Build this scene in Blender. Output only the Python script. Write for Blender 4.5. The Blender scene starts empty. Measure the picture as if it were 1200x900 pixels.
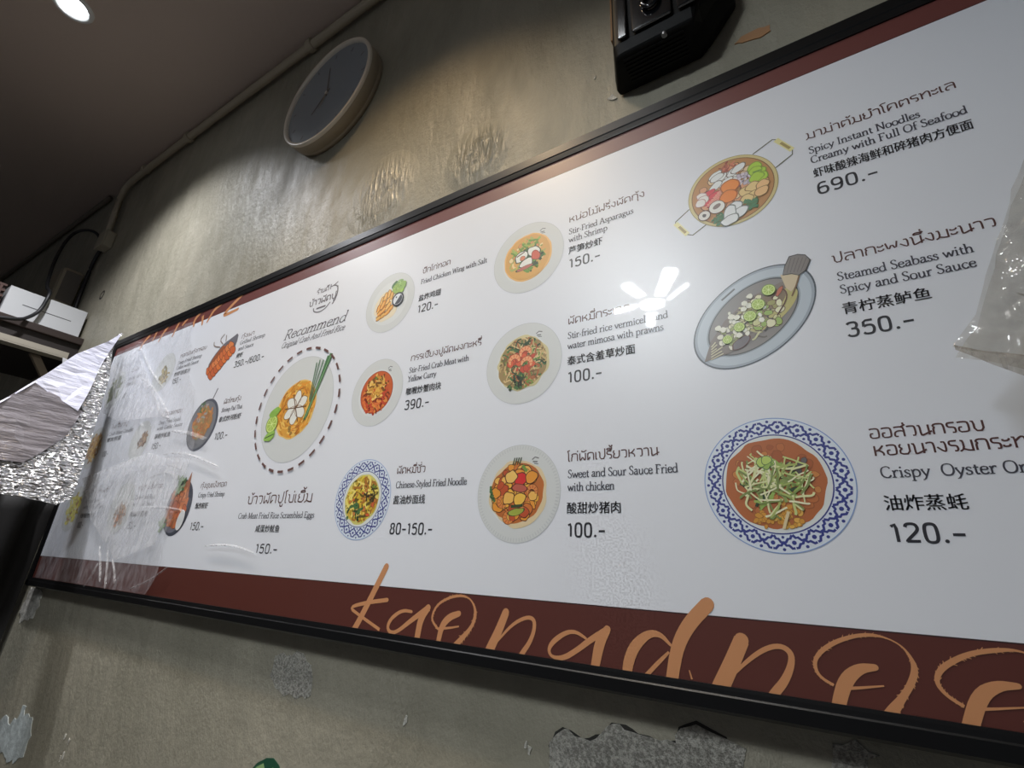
import bpy, bmesh, math, random
from mathutils import Vector

# ------------------------------------------------------------------ camera, world, lights, exposure
D, H = 0.55, 1.35            # camera to menu sheet, camera height
YW = 0.576                   # wall face
sc = bpy.context.scene
COL = sc.collection
sc.view_settings.view_transform = 'Standard'
sc.view_settings.look = 'None'
sc.view_settings.gamma = 1.0
sc.view_settings.use_curve_mapping = False
sc.view_settings.exposure = 0.06
sc.cycles.caustics_reflective = False
sc.cycles.caustics_refractive = False
sc.cycles.use_adaptive_sampling = False
sc.cycles.use_denoising = True
sc.cycles.denoising_prefilter = 'ACCURATE'

PITCH, YAW, ROLL, FPX = 0.3616, -0.5773, 0.0538, 572.06
cam_data = bpy.data.cameras.new('camera')
cam_data.sensor_width = 36.0
cam_data.lens = FPX / 1200.0 * 36.0
cam_data.clip_start = 0.01
cam = bpy.data.objects.new('camera', cam_data)
COL.objects.link(cam)
_f = Vector((math.sin(YAW) * math.cos(PITCH), math.cos(YAW) * math.cos(PITCH), math.sin(PITCH)))
_r = Vector((math.cos(YAW), -math.sin(YAW), 0.0))
_u = _r.cross(_f)
_r2 = _r * math.cos(ROLL) + _u * math.sin(ROLL)
_u2 = _u * math.cos(ROLL) - _r * math.sin(ROLL)
from mathutils import Matrix
_m = Matrix((_r2, _u2, -_f)).transposed().to_4x4()
_m.translation = Vector((0, 0, H))
cam.matrix_world = _m
sc.camera = cam

world = bpy.data.worlds.new('world'); sc.world = world
world.use_nodes = True
world.node_tree.nodes['Background'].inputs[0].default_value = (0.62, 0.70, 0.85, 1)
world.node_tree.nodes['Background'].inputs[1].default_value = 0.08

def light(name, kind, loc, energy, color, target=None, **kw):
    d = bpy.data.lights.new(name, kind)
    d.energy = energy; d.color = color
    for k, v in kw.items(): setattr(d, k, v)
    o = bpy.data.objects.new(name, d); COL.objects.link(o)
    o.location = loc
    if target is not None:
        o.rotation_euler = (Vector(target) - Vector(loc)).to_track_quat('-Z', 'Y').to_euler()
    return o

def ceil_z(x): return 2.917 - 0.0437 * x
light('downlight_beam', 'SPOT', (-1.8466, .089, ceil_z(-1.8466) - .03), 95, (.95, .96, 1.0), (-1.8466, .089, 0), spot_size=math.radians(124), spot_blend=1.0, shadow_soft_size=.04)
light('warm_beam', 'SPOT', (-.70, .05, 2.90), 36, (1.0, .73, .43), (-.72, .19, 0), spot_size=math.radians(104), spot_blend=1.0, shadow_soft_size=.03)
light('ceiling_fill_light', 'AREA', (-.95, -.10, 2.93), 4, (.97, .98, 1.0), (-.95, -.06, 0), shape='RECTANGLE', size=1.5, size_y=.12, spread=math.radians(100))  # unseen fill area added to brighten the board's middle and top


# ------------------------------------------------------------------ helpers
def lin(c):
    c /= 255.0
    return c / 12.92 if c <= 0.04045 else ((c + 0.055) / 1.055) ** 2.4
def rgb(r, g, b): return (lin(r), lin(g), lin(b))

MATS = {}
def new_mat(name):
    m = bpy.data.materials.new(name); m.use_nodes = True
    return m, m.node_tree, m.node_tree.nodes['Principled BSDF']
def plain(name, col, rough=0.5, metal=0.0, spec=0.5, coat=0.0, coat_rough=0.05, bump=None):
    if name in MATS: return MATS[name]
    m, nt, p = new_mat(name)
    p.inputs['Base Color'].default_value = (*col, 1)
    p.inputs['Roughness'].default_value = rough
    p.inputs['Metallic'].default_value = metal
    p.inputs['Specular IOR Level'].default_value = spec
    p.inputs['Coat Weight'].default_value = coat
    p.inputs['Coat Roughness'].default_value = coat_rough
    if bump:
        sc_, st, dist = bump
        tc = nt.nodes.new('ShaderNodeTexCoord'); n = nt.nodes.new('ShaderNodeTexNoise')
        n.inputs['Scale'].default_value = sc_; n.inputs['Detail'].default_value = 5
        b = nt.nodes.new('ShaderNodeBump'); b.inputs['Strength'].default_value = st; b.inputs['Distance'].default_value = dist
        nt.links.new(tc.outputs['Object'], n.inputs['Vector'])
        nt.links.new(n.outputs['Fac'], b.inputs['Height']); nt.links.new(b.outputs['Normal'], p.inputs['Normal'])
    MATS[name] = m
    return m
def glow(name, col, strength):
    if name in MATS: return MATS[name]
    m, nt, p = new_mat(name)
    p.inputs['Base Color'].default_value = (.8, .8, .8, 1)
    p.inputs['Emission Color'].default_value = (*col, 1)
    p.inputs['Emission Strength'].default_value = strength
    MATS[name] = m
    return m

PAPER = 0.84
def ink(r, g, b):
    """printed colour under the glossy lamination of the menu sheet; r g b as they read beside the white paper"""
    key = 'print_%d_%d_%d' % (r, g, b)
    if key in MATS: return MATS[key]
    w = lin(214)
    m, nt, p = new_mat(key)
    p.inputs['Base Color'].default_value = (min(.9, lin(r) / w * PAPER), min(.9, lin(g) / w * PAPER), min(.9, lin(b) / w * PAPER), 1)
    p.inputs['Roughness'].default_value = 0.40
    p.inputs['Specular IOR Level'].default_value = 0.8
    p.inputs['Coat Weight'].default_value = 0.30
    p.inputs['Coat Roughness'].default_value = 0.03
    p.inputs['Coat IOR'].default_value = 1.45
    geo = nt.nodes.new('ShaderNodeNewGeometry'); n = nt.nodes.new('ShaderNodeTexNoise')
    n.inputs['Scale'].default_value = 9.0; n.inputs['Detail'].default_value = 2.0
    bp = nt.nodes.new('ShaderNodeBump'); bp.inputs['Strength'].default_value = 0.04; bp.inputs['Distance'].default_value = 0.01
    nt.links.new(geo.outputs['Position'], n.inputs['Vector']); nt.links.new(n.outputs['Fac'], bp.inputs['Height'])
    nt.links.new(bp.outputs['Normal'], p.inputs['Coat Normal'])
    MATS[key] = m
    return m

def link(name, me, mats, parent=None):
    o = bpy.data.objects.new(name, me); COL.objects.link(o)
    for m in (mats if isinstance(mats, (list, tuple)) else [mats]): me.materials.append(m)
    if parent is not None: o.parent = parent
    return o
def tag(o, label=None, cat=None, group=None, kind=None):
    if label: o['label'] = label
    if cat: o['category'] = cat
    if group: o['group'] = group
    if kind: o['kind'] = kind
    return o
def empty(name, loc=(0, 0, 0)):
    o = bpy.data.objects.new(name, None); COL.objects.link(o); o.location = loc
    o.empty_display_size = 0.05
    return o
def finish(bm, name, mats, parent=None, smooth=False, bevel=0, origin=None):
    """bm in world metres; parent sits at its own location without rotation"""
    off = Vector((0, 0, 0))
    q = parent
    while q is not None:
        off += q.location; q = q.parent
    if origin is None and parent is None:
        xs = [v.co for v in bm.verts]
        origin = Vector((sum(v.x for v in xs) / len(xs), sum(v.y for v in xs) / len(xs), min(v.z for v in xs)))
    sh = off if parent is not None else Vector(origin)
    bmesh.ops.translate(bm, verts=bm.verts, vec=-sh)
    me = bpy.data.meshes.new(name); bm.to_mesh(me); bm.free()
    if smooth:
        for p in me.polygons: p.use_smooth = True
    o = link(name, me, mats, parent)
    if parent is None: o.location = sh
    if bevel:
        b = o.modifiers.new('bevel', 'BEVEL'); b.width = bevel; b.segments = 2; b.limit_method = 'ANGLE'
    return o
def box(bm, x0, x1, y0, y1, z0, z1, mi=0):
    v = [bm.verts.new(c) for c in ((x0, y0, z0), (x1, y0, z0), (x1, y1, z0), (x0, y1, z0), (x0, y0, z1), (x1, y0, z1), (x1, y1, z1), (x0, y1, z1))]
    for f in ((0, 3, 2, 1), (4, 5, 6, 7), (0, 1, 5, 4), (1, 2, 6, 5), (2, 3, 7, 6), (3, 0, 4, 7)):
        bm.faces.new([v[i] for i in f]).material_index = mi
def hexa(bm, lo, hi, mi=0):
    """lo, hi: four corners each"""
    a = [bm.verts.new(c) for c in lo]; b = [bm.verts.new(c) for c in hi]; n = len(a)
    bm.faces.new(a[::-1]).material_index = mi; bm.faces.new(b).material_index = mi
    for i in range(n): bm.faces.new((a[i], a[(i + 1) % n], b[(i + 1) % n], b[i])).material_index = mi
def smooth_path(pts, it=2, closed=False):
    pts = [Vector(p) for p in pts]
    for _ in range(it):
        out = []
        n = len(pts)
        if not closed: out.append(pts[0])
        for i in range(n if closed else n - 1):
            a, b = pts[i], pts[(i + 1) % n]
            out += [a * .75 + b * .25, a * .25 + b * .75]
        if not closed: out.append(pts[-1])
        pts = out
    return pts
def tube(bm, pts, r, seg=10, mi=0, caps=True):
    pts = [Vector(p) for p in pts]; rings = []
    for i, p in enumerate(pts):
        d = (pts[min(i + 1, len(pts) - 1)] - pts[max(i - 1, 0)]).normalized()
        a = d.cross(Vector((0, 0, 1)))
        if a.length < 1e-4: a = d.cross(Vector((1, 0, 0)))
        a.normalize(); b = d.cross(a)
        rr = r[i] if isinstance(r, (list, tuple)) else r
        rings.append([bm.verts.new(p + (a * math.cos(t) + b * math.sin(t)) * rr) for t in [2 * math.pi * k / seg for k in range(seg)]])
    for i in range(len(rings) - 1):
        for k in range(seg):
            f = bm.faces.new((rings[i][k], rings[i][(k + 1) % seg], rings[i + 1][(k + 1) % seg], rings[i + 1][k])); f.material_index = mi
    if caps:
        bm.faces.new(rings[0][::-1]).material_index = mi; bm.faces.new(rings[-1]).material_index = mi
def lathe(bm, prof, c, axis='y', seg=48, mi=0, cap=True):
    """prof: (radius, along) pairs; axis 'y' along world y, 'z' along world z"""
    rings = []
    for r, h in prof:
        ring = []
        for k in range(seg):
            t = 2 * math.pi * k / seg
            if axis == 'y': p = (c[0] + r * math.cos(t), c[1] + h, c[2] + r * math.sin(t))
            else: p = (c[0] + r * math.cos(t), c[1] + r * math.sin(t), c[2] + h)
            ring.append(bm.verts.new(p))
        rings.append(ring)
    for i in range(len(rings) - 1):
        for k in range(seg):
            bm.faces.new((rings[i][k], rings[i][(k + 1) % seg], rings[i + 1][(k + 1) % seg], rings[i + 1][k])).material_index = mi
    if cap:
        bm.faces.new(rings[0][::-1]).material_index = mi; bm.faces.new(rings[-1]).material_index = mi

# ------------------------------------------------------------------ the room
def wall_material():
    m, nt, p = new_mat('polished_cement_plaster')
    N, L = nt.nodes, nt.links
    geo = N.new('ShaderNodeNewGeometry')
    mp = N.new('ShaderNodeMapping'); mp.inputs['Rotation'].default_value = (0, math.radians(35), 0); mp.inputs['Scale'].default_value = (1, 1, .35)
    L.new(geo.outputs['Position'], mp.inputs['Vector'])
    def noise(s, d, src, rough=.55):
        n = N.new('ShaderNodeTexNoise'); n.inputs['Scale'].default_value = s; n.inputs['Detail'].default_value = d; n.inputs['Roughness'].default_value = rough
        L.new(src, n.inputs['Vector']); return n
    n1 = noise(3.2, 6, geo.outputs['Position']); n2 = noise(9, 8, mp.outputs['Vector'], .65); n3 = noise(60, 6, geo.outputs['Position'], .7); n4 = noise(22, 4, mp.outputs['Vector'])
    cr = N.new('ShaderNodeValToRGB')
    e = cr.color_ramp.elements
    e[0].position = .28; e[0].color = (.25, .235, .178, 1); e[1].position = .74; e[1].color = (.43, .395, .31, 1)
    x = cr.color_ramp.elements.new(.52); x.color = (.345, .322, .252, 1)
    mix = N.new('ShaderNodeMix'); mix.data_type = 'FLOAT'; mix.inputs[0].default_value = .45
    L.new(n1.outputs['Fac'], mix.inputs[2]); L.new(n2.outputs['Fac'], mix.inputs[3]); L.new(mix.outputs[0], cr.inputs['Fac'])
    L.new(cr.outputs['Color'], p.inputs['Base Color'])
    rr = N.new('ShaderNodeMapRange'); rr.inputs[1].default_value = .3; rr.inputs[2].default_value = .7; rr.inputs[3].default_value = .34; rr.inputs[4].default_value = .62
    L.new(n4.outputs['Fac'], rr.inputs[0]); L.new(rr.outputs[0], p.inputs['Roughness'])
    a = N.new('ShaderNodeMath'); a.operation = 'MULTIPLY_ADD'; a.inputs[1].default_value = .22
    L.new(n3.outputs['Fac'], a.inputs[0]); L.new(n2.outputs['Fac'], a.inputs[2])
    b2 = N.new('ShaderNodeMath'); b2.operation = 'MULTIPLY_ADD'; b2.inputs[1].default_value = .35
    L.new(n4.outputs['Fac'], b2.inputs[0]); L.new(a.outputs[0], b2.inputs[2])
    # two places with deep, shiny trowel marks
    ms = None
    mt = N.new('ShaderNodeMapping'); mt.inputs['Rotation'].default_value = (0, math.radians(28), 0); mt.inputs['Scale'].default_value = (1, 1, .22); L.new(geo.outputs['Position'], mt.inputs['Vector'])
    nt_ = noise(85, 3, mt.outputs['Vector'], .5); nt_.inputs['Distortion'].default_value = .6
    for cx, cz, rad in ((-.485, 2.115, .085), (-.76, 2.14, .115)):
        vd = N.new('ShaderNodeVectorMath'); vd.operation = 'DISTANCE'; vd.inputs[1].default_value = (cx, YW, cz); L.new(geo.outputs['Position'], vd.inputs[0])
        mr_ = N.new('ShaderNodeMapRange'); mr_.inputs[1].default_value = rad; mr_.inputs[2].default_value = rad * .45; mr_.inputs[3].default_value = 0; mr_.inputs[4].default_value = 1; L.new(vd.outputs['Value'], mr_.inputs[0])
        if ms is None: ms = mr_.outputs[0]
        else:
            ad = N.new('ShaderNodeMath'); ad.operation = 'MAXIMUM'; L.new(ms, ad.inputs[0]); L.new(mr_.outputs[0], ad.inputs[1]); ms = ad.outputs[0]
    mm = N.new('ShaderNodeMath'); mm.operation = 'MULTIPLY'; L.new(ms, mm.inputs[0]); L.new(nt_.outputs['Fac'], mm.inputs[1])
    b3 = N.new('ShaderNodeMath'); b3.operation = 'MULTIPLY_ADD'; b3.inputs[1].default_value = 2.0; L.new(mm.outputs[0], b3.inputs[0]); L.new(b2.outputs[0], b3.inputs[2])
    rl = N.new('ShaderNodeMix'); rl.data_type = 'FLOAT'; L.new(ms, rl.inputs[0]); L.new(rr.outputs[0], rl.inputs[2]); rl.inputs[3].default_value = .24; L.new(rl.outputs[0], p.inputs['Roughness'])
    bp = N.new('ShaderNodeBump'); bp.inputs['Strength'].default_value = .5; bp.inputs['Distance'].default_value = .02
    L.new(b3.outputs[0], bp.inputs['Height']); L.new(bp.outputs['Normal'], p.inputs['Normal'])
    p.inputs['Specular IOR Level'].default_value = .4
    return m
WALL = wall_material()
bm = bmesh.new(); box(bm, -7.5, 4.0, YW, YW + .15, 0, 3.4)
wall = tag(finish(bm, 'wall_back', WALL), kind='structure')
bm = bmesh.new()
hexa(bm, [(-7.5, -4.5, ceil_z(-7.5)), (4, -4.5, ceil_z(4)), (4, YW, ceil_z(4)), (-7.5, YW, ceil_z(-7.5))],
     [(-7.5, -4.5, ceil_z(-7.5) + .1), (4, -4.5, ceil_z(4) + .1), (4, YW, ceil_z(4) + .1), (-7.5, YW, ceil_z(-7.5) + .1)])
tag(finish(bm, 'ceiling', plain('brown_ceiling_paint', (.52, .425, .37), .6, bump=(30, .15, .01))), kind='structure')
bm = bmesh.new(); box(bm, -7.5, 4.0, -4.5, YW + .15, -.1, 0)
tag(finish(bm, 'floor', plain('grey_floor_tile', (.24, .23, .22), .35, bump=(12, .1, .01))), kind='structure')
bm = bmesh.new(); box(bm, -7.65, -7.5, -4.5, YW + .15, 0, 3.4)
tag(finish(bm, 'wall_left', WALL), kind='structure')

# bare or flaked places in the plaster: raised or sunken skins with ragged outlines, each its own patch
def rough_material(name, ca, cb, scale, bump=.8):
    if name in MATS: return MATS[name]
    m, nt, p = new_mat(name); N, L = nt.nodes, nt.links
    g = N.new('ShaderNodeNewGeometry'); n = N.new('ShaderNodeTexNoise'); n.inputs['Scale'].default_value = scale; n.inputs['Detail'].default_value = 6; n.inputs['Roughness'].default_value = .7
    L.new(g.outputs['Position'], n.inputs['Vector'])
    cr = N.new('ShaderNodeValToRGB'); cr.color_ramp.elements[0].position = .42; cr.color_ramp.elements[1].position = .6
    cr.color_ramp.elements[0].color = (*ca, 1); cr.color_ramp.elements[1].color = (*cb, 1)
    L.new(n.outputs['Fac'], cr.inputs['Fac']); L.new(cr.outputs['Color'], p.inputs['Base Color'])
    b = N.new('ShaderNodeBump'); b.inputs['Strength'].default_value = bump; b.inputs['Distance'].default_value = .012
    L.new(n.outputs['Fac'], b.inputs['Height']); L.new(b.outputs['Normal'], p.inputs['Normal'])
    p.inputs['Roughness'].default_value = .6
    MATS[name] = m
    return m
def patch(name, pts, mat, label, lift=.0012, ragged=.004, seed=1):
    rnd = random.Random(seed)
    out = []
    n = len(pts)
    for i in range(n):
        a, b = Vector(pts[i]), Vector(pts[(i + 1) % n])
        k = max(2, int((b - a).length / .010))
        for j in range(k):
            q = a.lerp(b, j / k); out.append((q.x + rnd.uniform(-1, 1) * ragged, q.y + rnd.uniform(-1, 1) * ragged))
    bm = bmesh.new()
    lo = [(x, YW + .001, z) for x, z in out]; hi = [(x, YW - lift, z) for x, z in out]
    cx = sum(x for x, z in out) / len(out); cz = sum(z for x, z in out) / len(out)
    a = [bm.verts.new(c) for c in lo]; b = [bm.verts.new(c) for c in hi]
    bm.faces.new(b)
    for i in range(len(a)): bm.faces.new((a[i], a[(i + 1) % len(a)], b[(i + 1) % len(a)], b[i]))
    bmesh.ops.recalc_face_normals(bm, faces=bm.faces)
    o = finish(bm, name, mat, wall); o['label'] = label
    return o
BARE = rough_material('bare_render', (.22, .21, .18), (.52, .50, .44), 300, .5)
PALE = rough_material('pale_undercoat', (.42, .47, .47), (.60, .66, .66), 40, .3)
FLAKE = rough_material('white_flake', (.50, .48, .42), (.85, .83, .76), 160, .6)
PEEL = rough_material('peeled_paint', (.38, .37, .33), (.62, .60, .55), 60, .6)
CRACK = plain('crack_shadow_line', (.03, .028, .024), .9)
CK = [(-.300, 1.168), (-.299, 1.172), (-.283, 1.19), (-.268, 1.185), (-.253, 1.183), (-.237, 1.193), (-.226, 1.205), (-.212, 1.202), (-.198, 1.197), (-.175, 1.196), (-.162, 1.2), (-.157, 1.212), (-.14, 1.218), (-.114, 1.209)]
patch('plaster_crack', [(x, z + .0009) for x, z in CK] + [(x, z - .01) for x, z in CK[::-1]], CRACK, 'dark crack along the flaked edge', .0004, .0022, 3)
patch('plaster_flake', [(-.299, 1.172), (-.283, 1.19), (-.268, 1.185), (-.253, 1.183), (-.237, 1.193), (-.226, 1.205), (-.212, 1.202), (-.198, 1.197), (-.175, 1.196), (-.162, 1.2), (-.157, 1.212), (-.14, 1.218), (-.114, 1.209), (-.098, 1.204), (-.103, 1.187), (-.12, 1.10), (-.303, 1.10)], BARE, 'large flaked patch of bare speckled render', .0008, .0022, 3)
patch('plaster_flake', [(-.817, 1.168), (-.811, 1.196), (-.779, 1.204), (-.739, 1.203), (-.717, 1.182), (-.71, 1.158), (-.734, 1.147), (-.776, 1.144), (-.804, 1.158)], BARE, 'small speckled scrape of bare render', .0008, .006, 4)
patch('plaster_flake', [(-1.906, .913), (-1.875, .932), (-1.829, .918), (-1.798, .945), (-1.779, .972), (-1.762, .947), (-1.705, .961), (-1.684, .923), (-1.692, .874), (-1.758, .852), (-1.837, .862)], PALE, 'peeled patch of pale blue-white undercoat', .0012, .006, 5)
patch('plaster_flake', [(-2.03, 1.225), (-1.936, 1.225), (-1.92, 1.186), (-1.937, 1.152), (-2.0, 1.138), (-2.05, 1.16)], PEEL, 'peeled strip of paint below the board corner', .002, .006, 6)
patch('plaster_flake', [(-.015, 2.09), (-.006, 2.098), (.019, 2.099), (.032, 2.094), (.031, 2.082), (.017, 2.08), (-.005, 2.086)], plain('orange_undercoat', (.42, .22, .10), .6), 'orange-brown chip in the plaster', .0015, .0012, 7)
patch('plaster_flake', [(-.027, 1.224), (-.011, 1.228), (.006, 1.222), (-.008, 1.207), (-.03, 1.205)], BARE, None, .0008, .003, 10)
patch('plaster_flake', [(-.213, 2.099), (-.204, 2.106), (-.196, 2.09), (-.208, 2.093)], FLAKE, None, .002, .0015, 11)
for k, (x, z, s) in enumerate([(-1.135, .93, .006), (-1.50, .955, .006), (-1.475, .95, .006), (-1.48, .925, .007), (-1.49, .915, .006), (-1.47, .885, .008), (-.515, 1.155, .006), (-.325, 1.16, .004), (-.235, 2.165, .003), (-.33, 1.165, .0035), (-2.02, 1.142, .010)]):
    patch('plaster_flake', [(x - s * .5, z - s), (x + s * .4, z - s * .8), (x + s * .6, z + s), (x - s * .3, z + s * .9)], FLAKE, None, .0012, s * .3, 20 + k)
bm = bmesh.new(); lathe(bm, [(.022, .001), (.022, -.0006), (.014, -.0008), (.0135, .03)], (-2.455, YW, 2.34), seg=20, cap=False)
bm.faces.new([v for v in bm.verts][-20:])
o = finish(bm, 'plaster_hole', plain('dark_hole', (.03, .025, .02), .9), wall); o['label'] = 'dark ragged hole in the plaster'
# ------------------------------------------------------------------ printing on the menu sheet
# sheet coordinates (u, v): multiples of D, u along the wall, v up from camera height
YP = D                       # face of the sheet
LEVEL = {'food': 2.5e-4, 'fish': 2.5e-4, 'garnish': 1.2e-3, 'spring_onion': 1.2e-3, 'lime_slice': 1.2e-3, 'sauce_cup': 1.2e-3, 'dip_bowl': 1.4e-3, 'dashed_ring': 1.5e-3}
class Print:
    """flat printed shapes, stacked in the order they are drawn"""
    def __init__(s, level=0): s.polys = []; s.mats = []; s.level = level; s.n = 0
    def mi(s, m):
        if m not in s.mats: s.mats.append(m)
        return s.mats.index(m)
    def poly(s, pts, m):
        s.n += 1; s.polys.append(([tuple(p) for p in pts], None, s.mi(m), s.n))
    def quads(s, left, right, m, closed=False):
        s.n += 1; n = len(left); f = []
        for i in range(n if closed else n - 1):
            j = (i + 1) % n; f.append((i, j, n + j, n + i))
        s.polys.append(([tuple(p) for p in left] + [tuple(p) for p in right], f, s.mi(m), s.n))
    def line(s, pts, w, m, it=0, closed=False, wf=None):
        if it: pts = smooth_path([(p[0], p[1], (w[i] if isinstance(w, (list, tuple)) else w)) for i, p in enumerate(pts)], it, closed)
        else: pts = [Vector((p[0], p[1], (w[i] if isinstance(w, (list, tuple)) else w))) for i, p in enumerate(pts)]
        n = len(pts)
        if n < 2: return
        L, R = [], []
        for i in range(n):
            a = pts[(i - 1) % n] if (closed or i) else pts[i]; b = pts[(i + 1) % n] if (closed or i < n - 1) else pts[i]
            d = Vector((b.x - a.x, b.y - a.y))
            if d.length < 1e-9: d = Vector((1, 0))
            d.normalize(); ww = pts[i].z if wf is None else wf(d)
            nx, ny = -d.y * ww / 2, d.x * ww / 2
            L.append((pts[i].x + nx, pts[i].y + ny)); R.append((pts[i].x - nx, pts[i].y - ny))
        s.quads(L, R, m, closed)
    def disc(s, u, v, r, m, rz=None, rot=0, seg=48):
        rz = rz or r; c, q = math.cos(rot), math.sin(rot)
        s.poly([(u + r * math.cos(t) * c - rz * math.sin(t) * q, v + r * math.cos(t) * q + rz * math.sin(t) * c) for t in [2 * math.pi * k / seg for k in range(seg)]], m)
    def blob(s, u, v, r, m, rz=None, rot=0, rnd=random, j=.18, seg=12):
        rz = rz or r; c, q = math.cos(rot), math.sin(rot); pts = []
        for k in range(seg):
            t = 2 * math.pi * k / seg; f = 1 + rnd.uniform(-j, j)
            x, y = r * f * math.cos(t), rz * f * math.sin(t); pts.append((u + x * c - y * q, v + x * q + y * c))
        s.poly([(p.x, p.y) for p in smooth_path([(x, y, 0) for x, y in pts], 1, True)], m)
    def piece(s, u, v, r, m, edge, rz=None, rot=0, rnd=random, j=.15, rim=1.16):
        st = rnd.getstate()
        s.blob(u, v, r * rim, edge, (rz or r) * rim, rot, rnd, j); rnd.setstate(st); s.blob(u, v, r, m, rz, rot, rnd, j)
    def build(s, name, parent, label=None):
        vs, fs, ms = [], [], []
        for pts, f, mi, n in s.polys:
            b = len(vs); y = YP - 2.5e-4 - s.level - LEVEL.get(name, 0) - n * 1.5e-6
            vs += [(u * D, y, H + v * D) for u, v in pts]
            if f is None: fs.append([b + i for i in range(len(pts))]); ms.append(mi)
            else:
                for q in f: fs.append([b + i for i in q]); ms.append(mi)
        off = Vector((0, 0, 0)); q = parent
        while q is not None: off += q.location; q = q.parent
        vs = [(x - off.x, y - off.y, z - off.z) for x, y, z in vs]
        me = bpy.data.meshes.new(name); me.from_pydata(vs, [], fs)
        me.polygons.foreach_set('material_index', ms); me.update()
        o = link(name, me, s.mats, parent)
        if label: o['label'] = label
        return o

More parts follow.
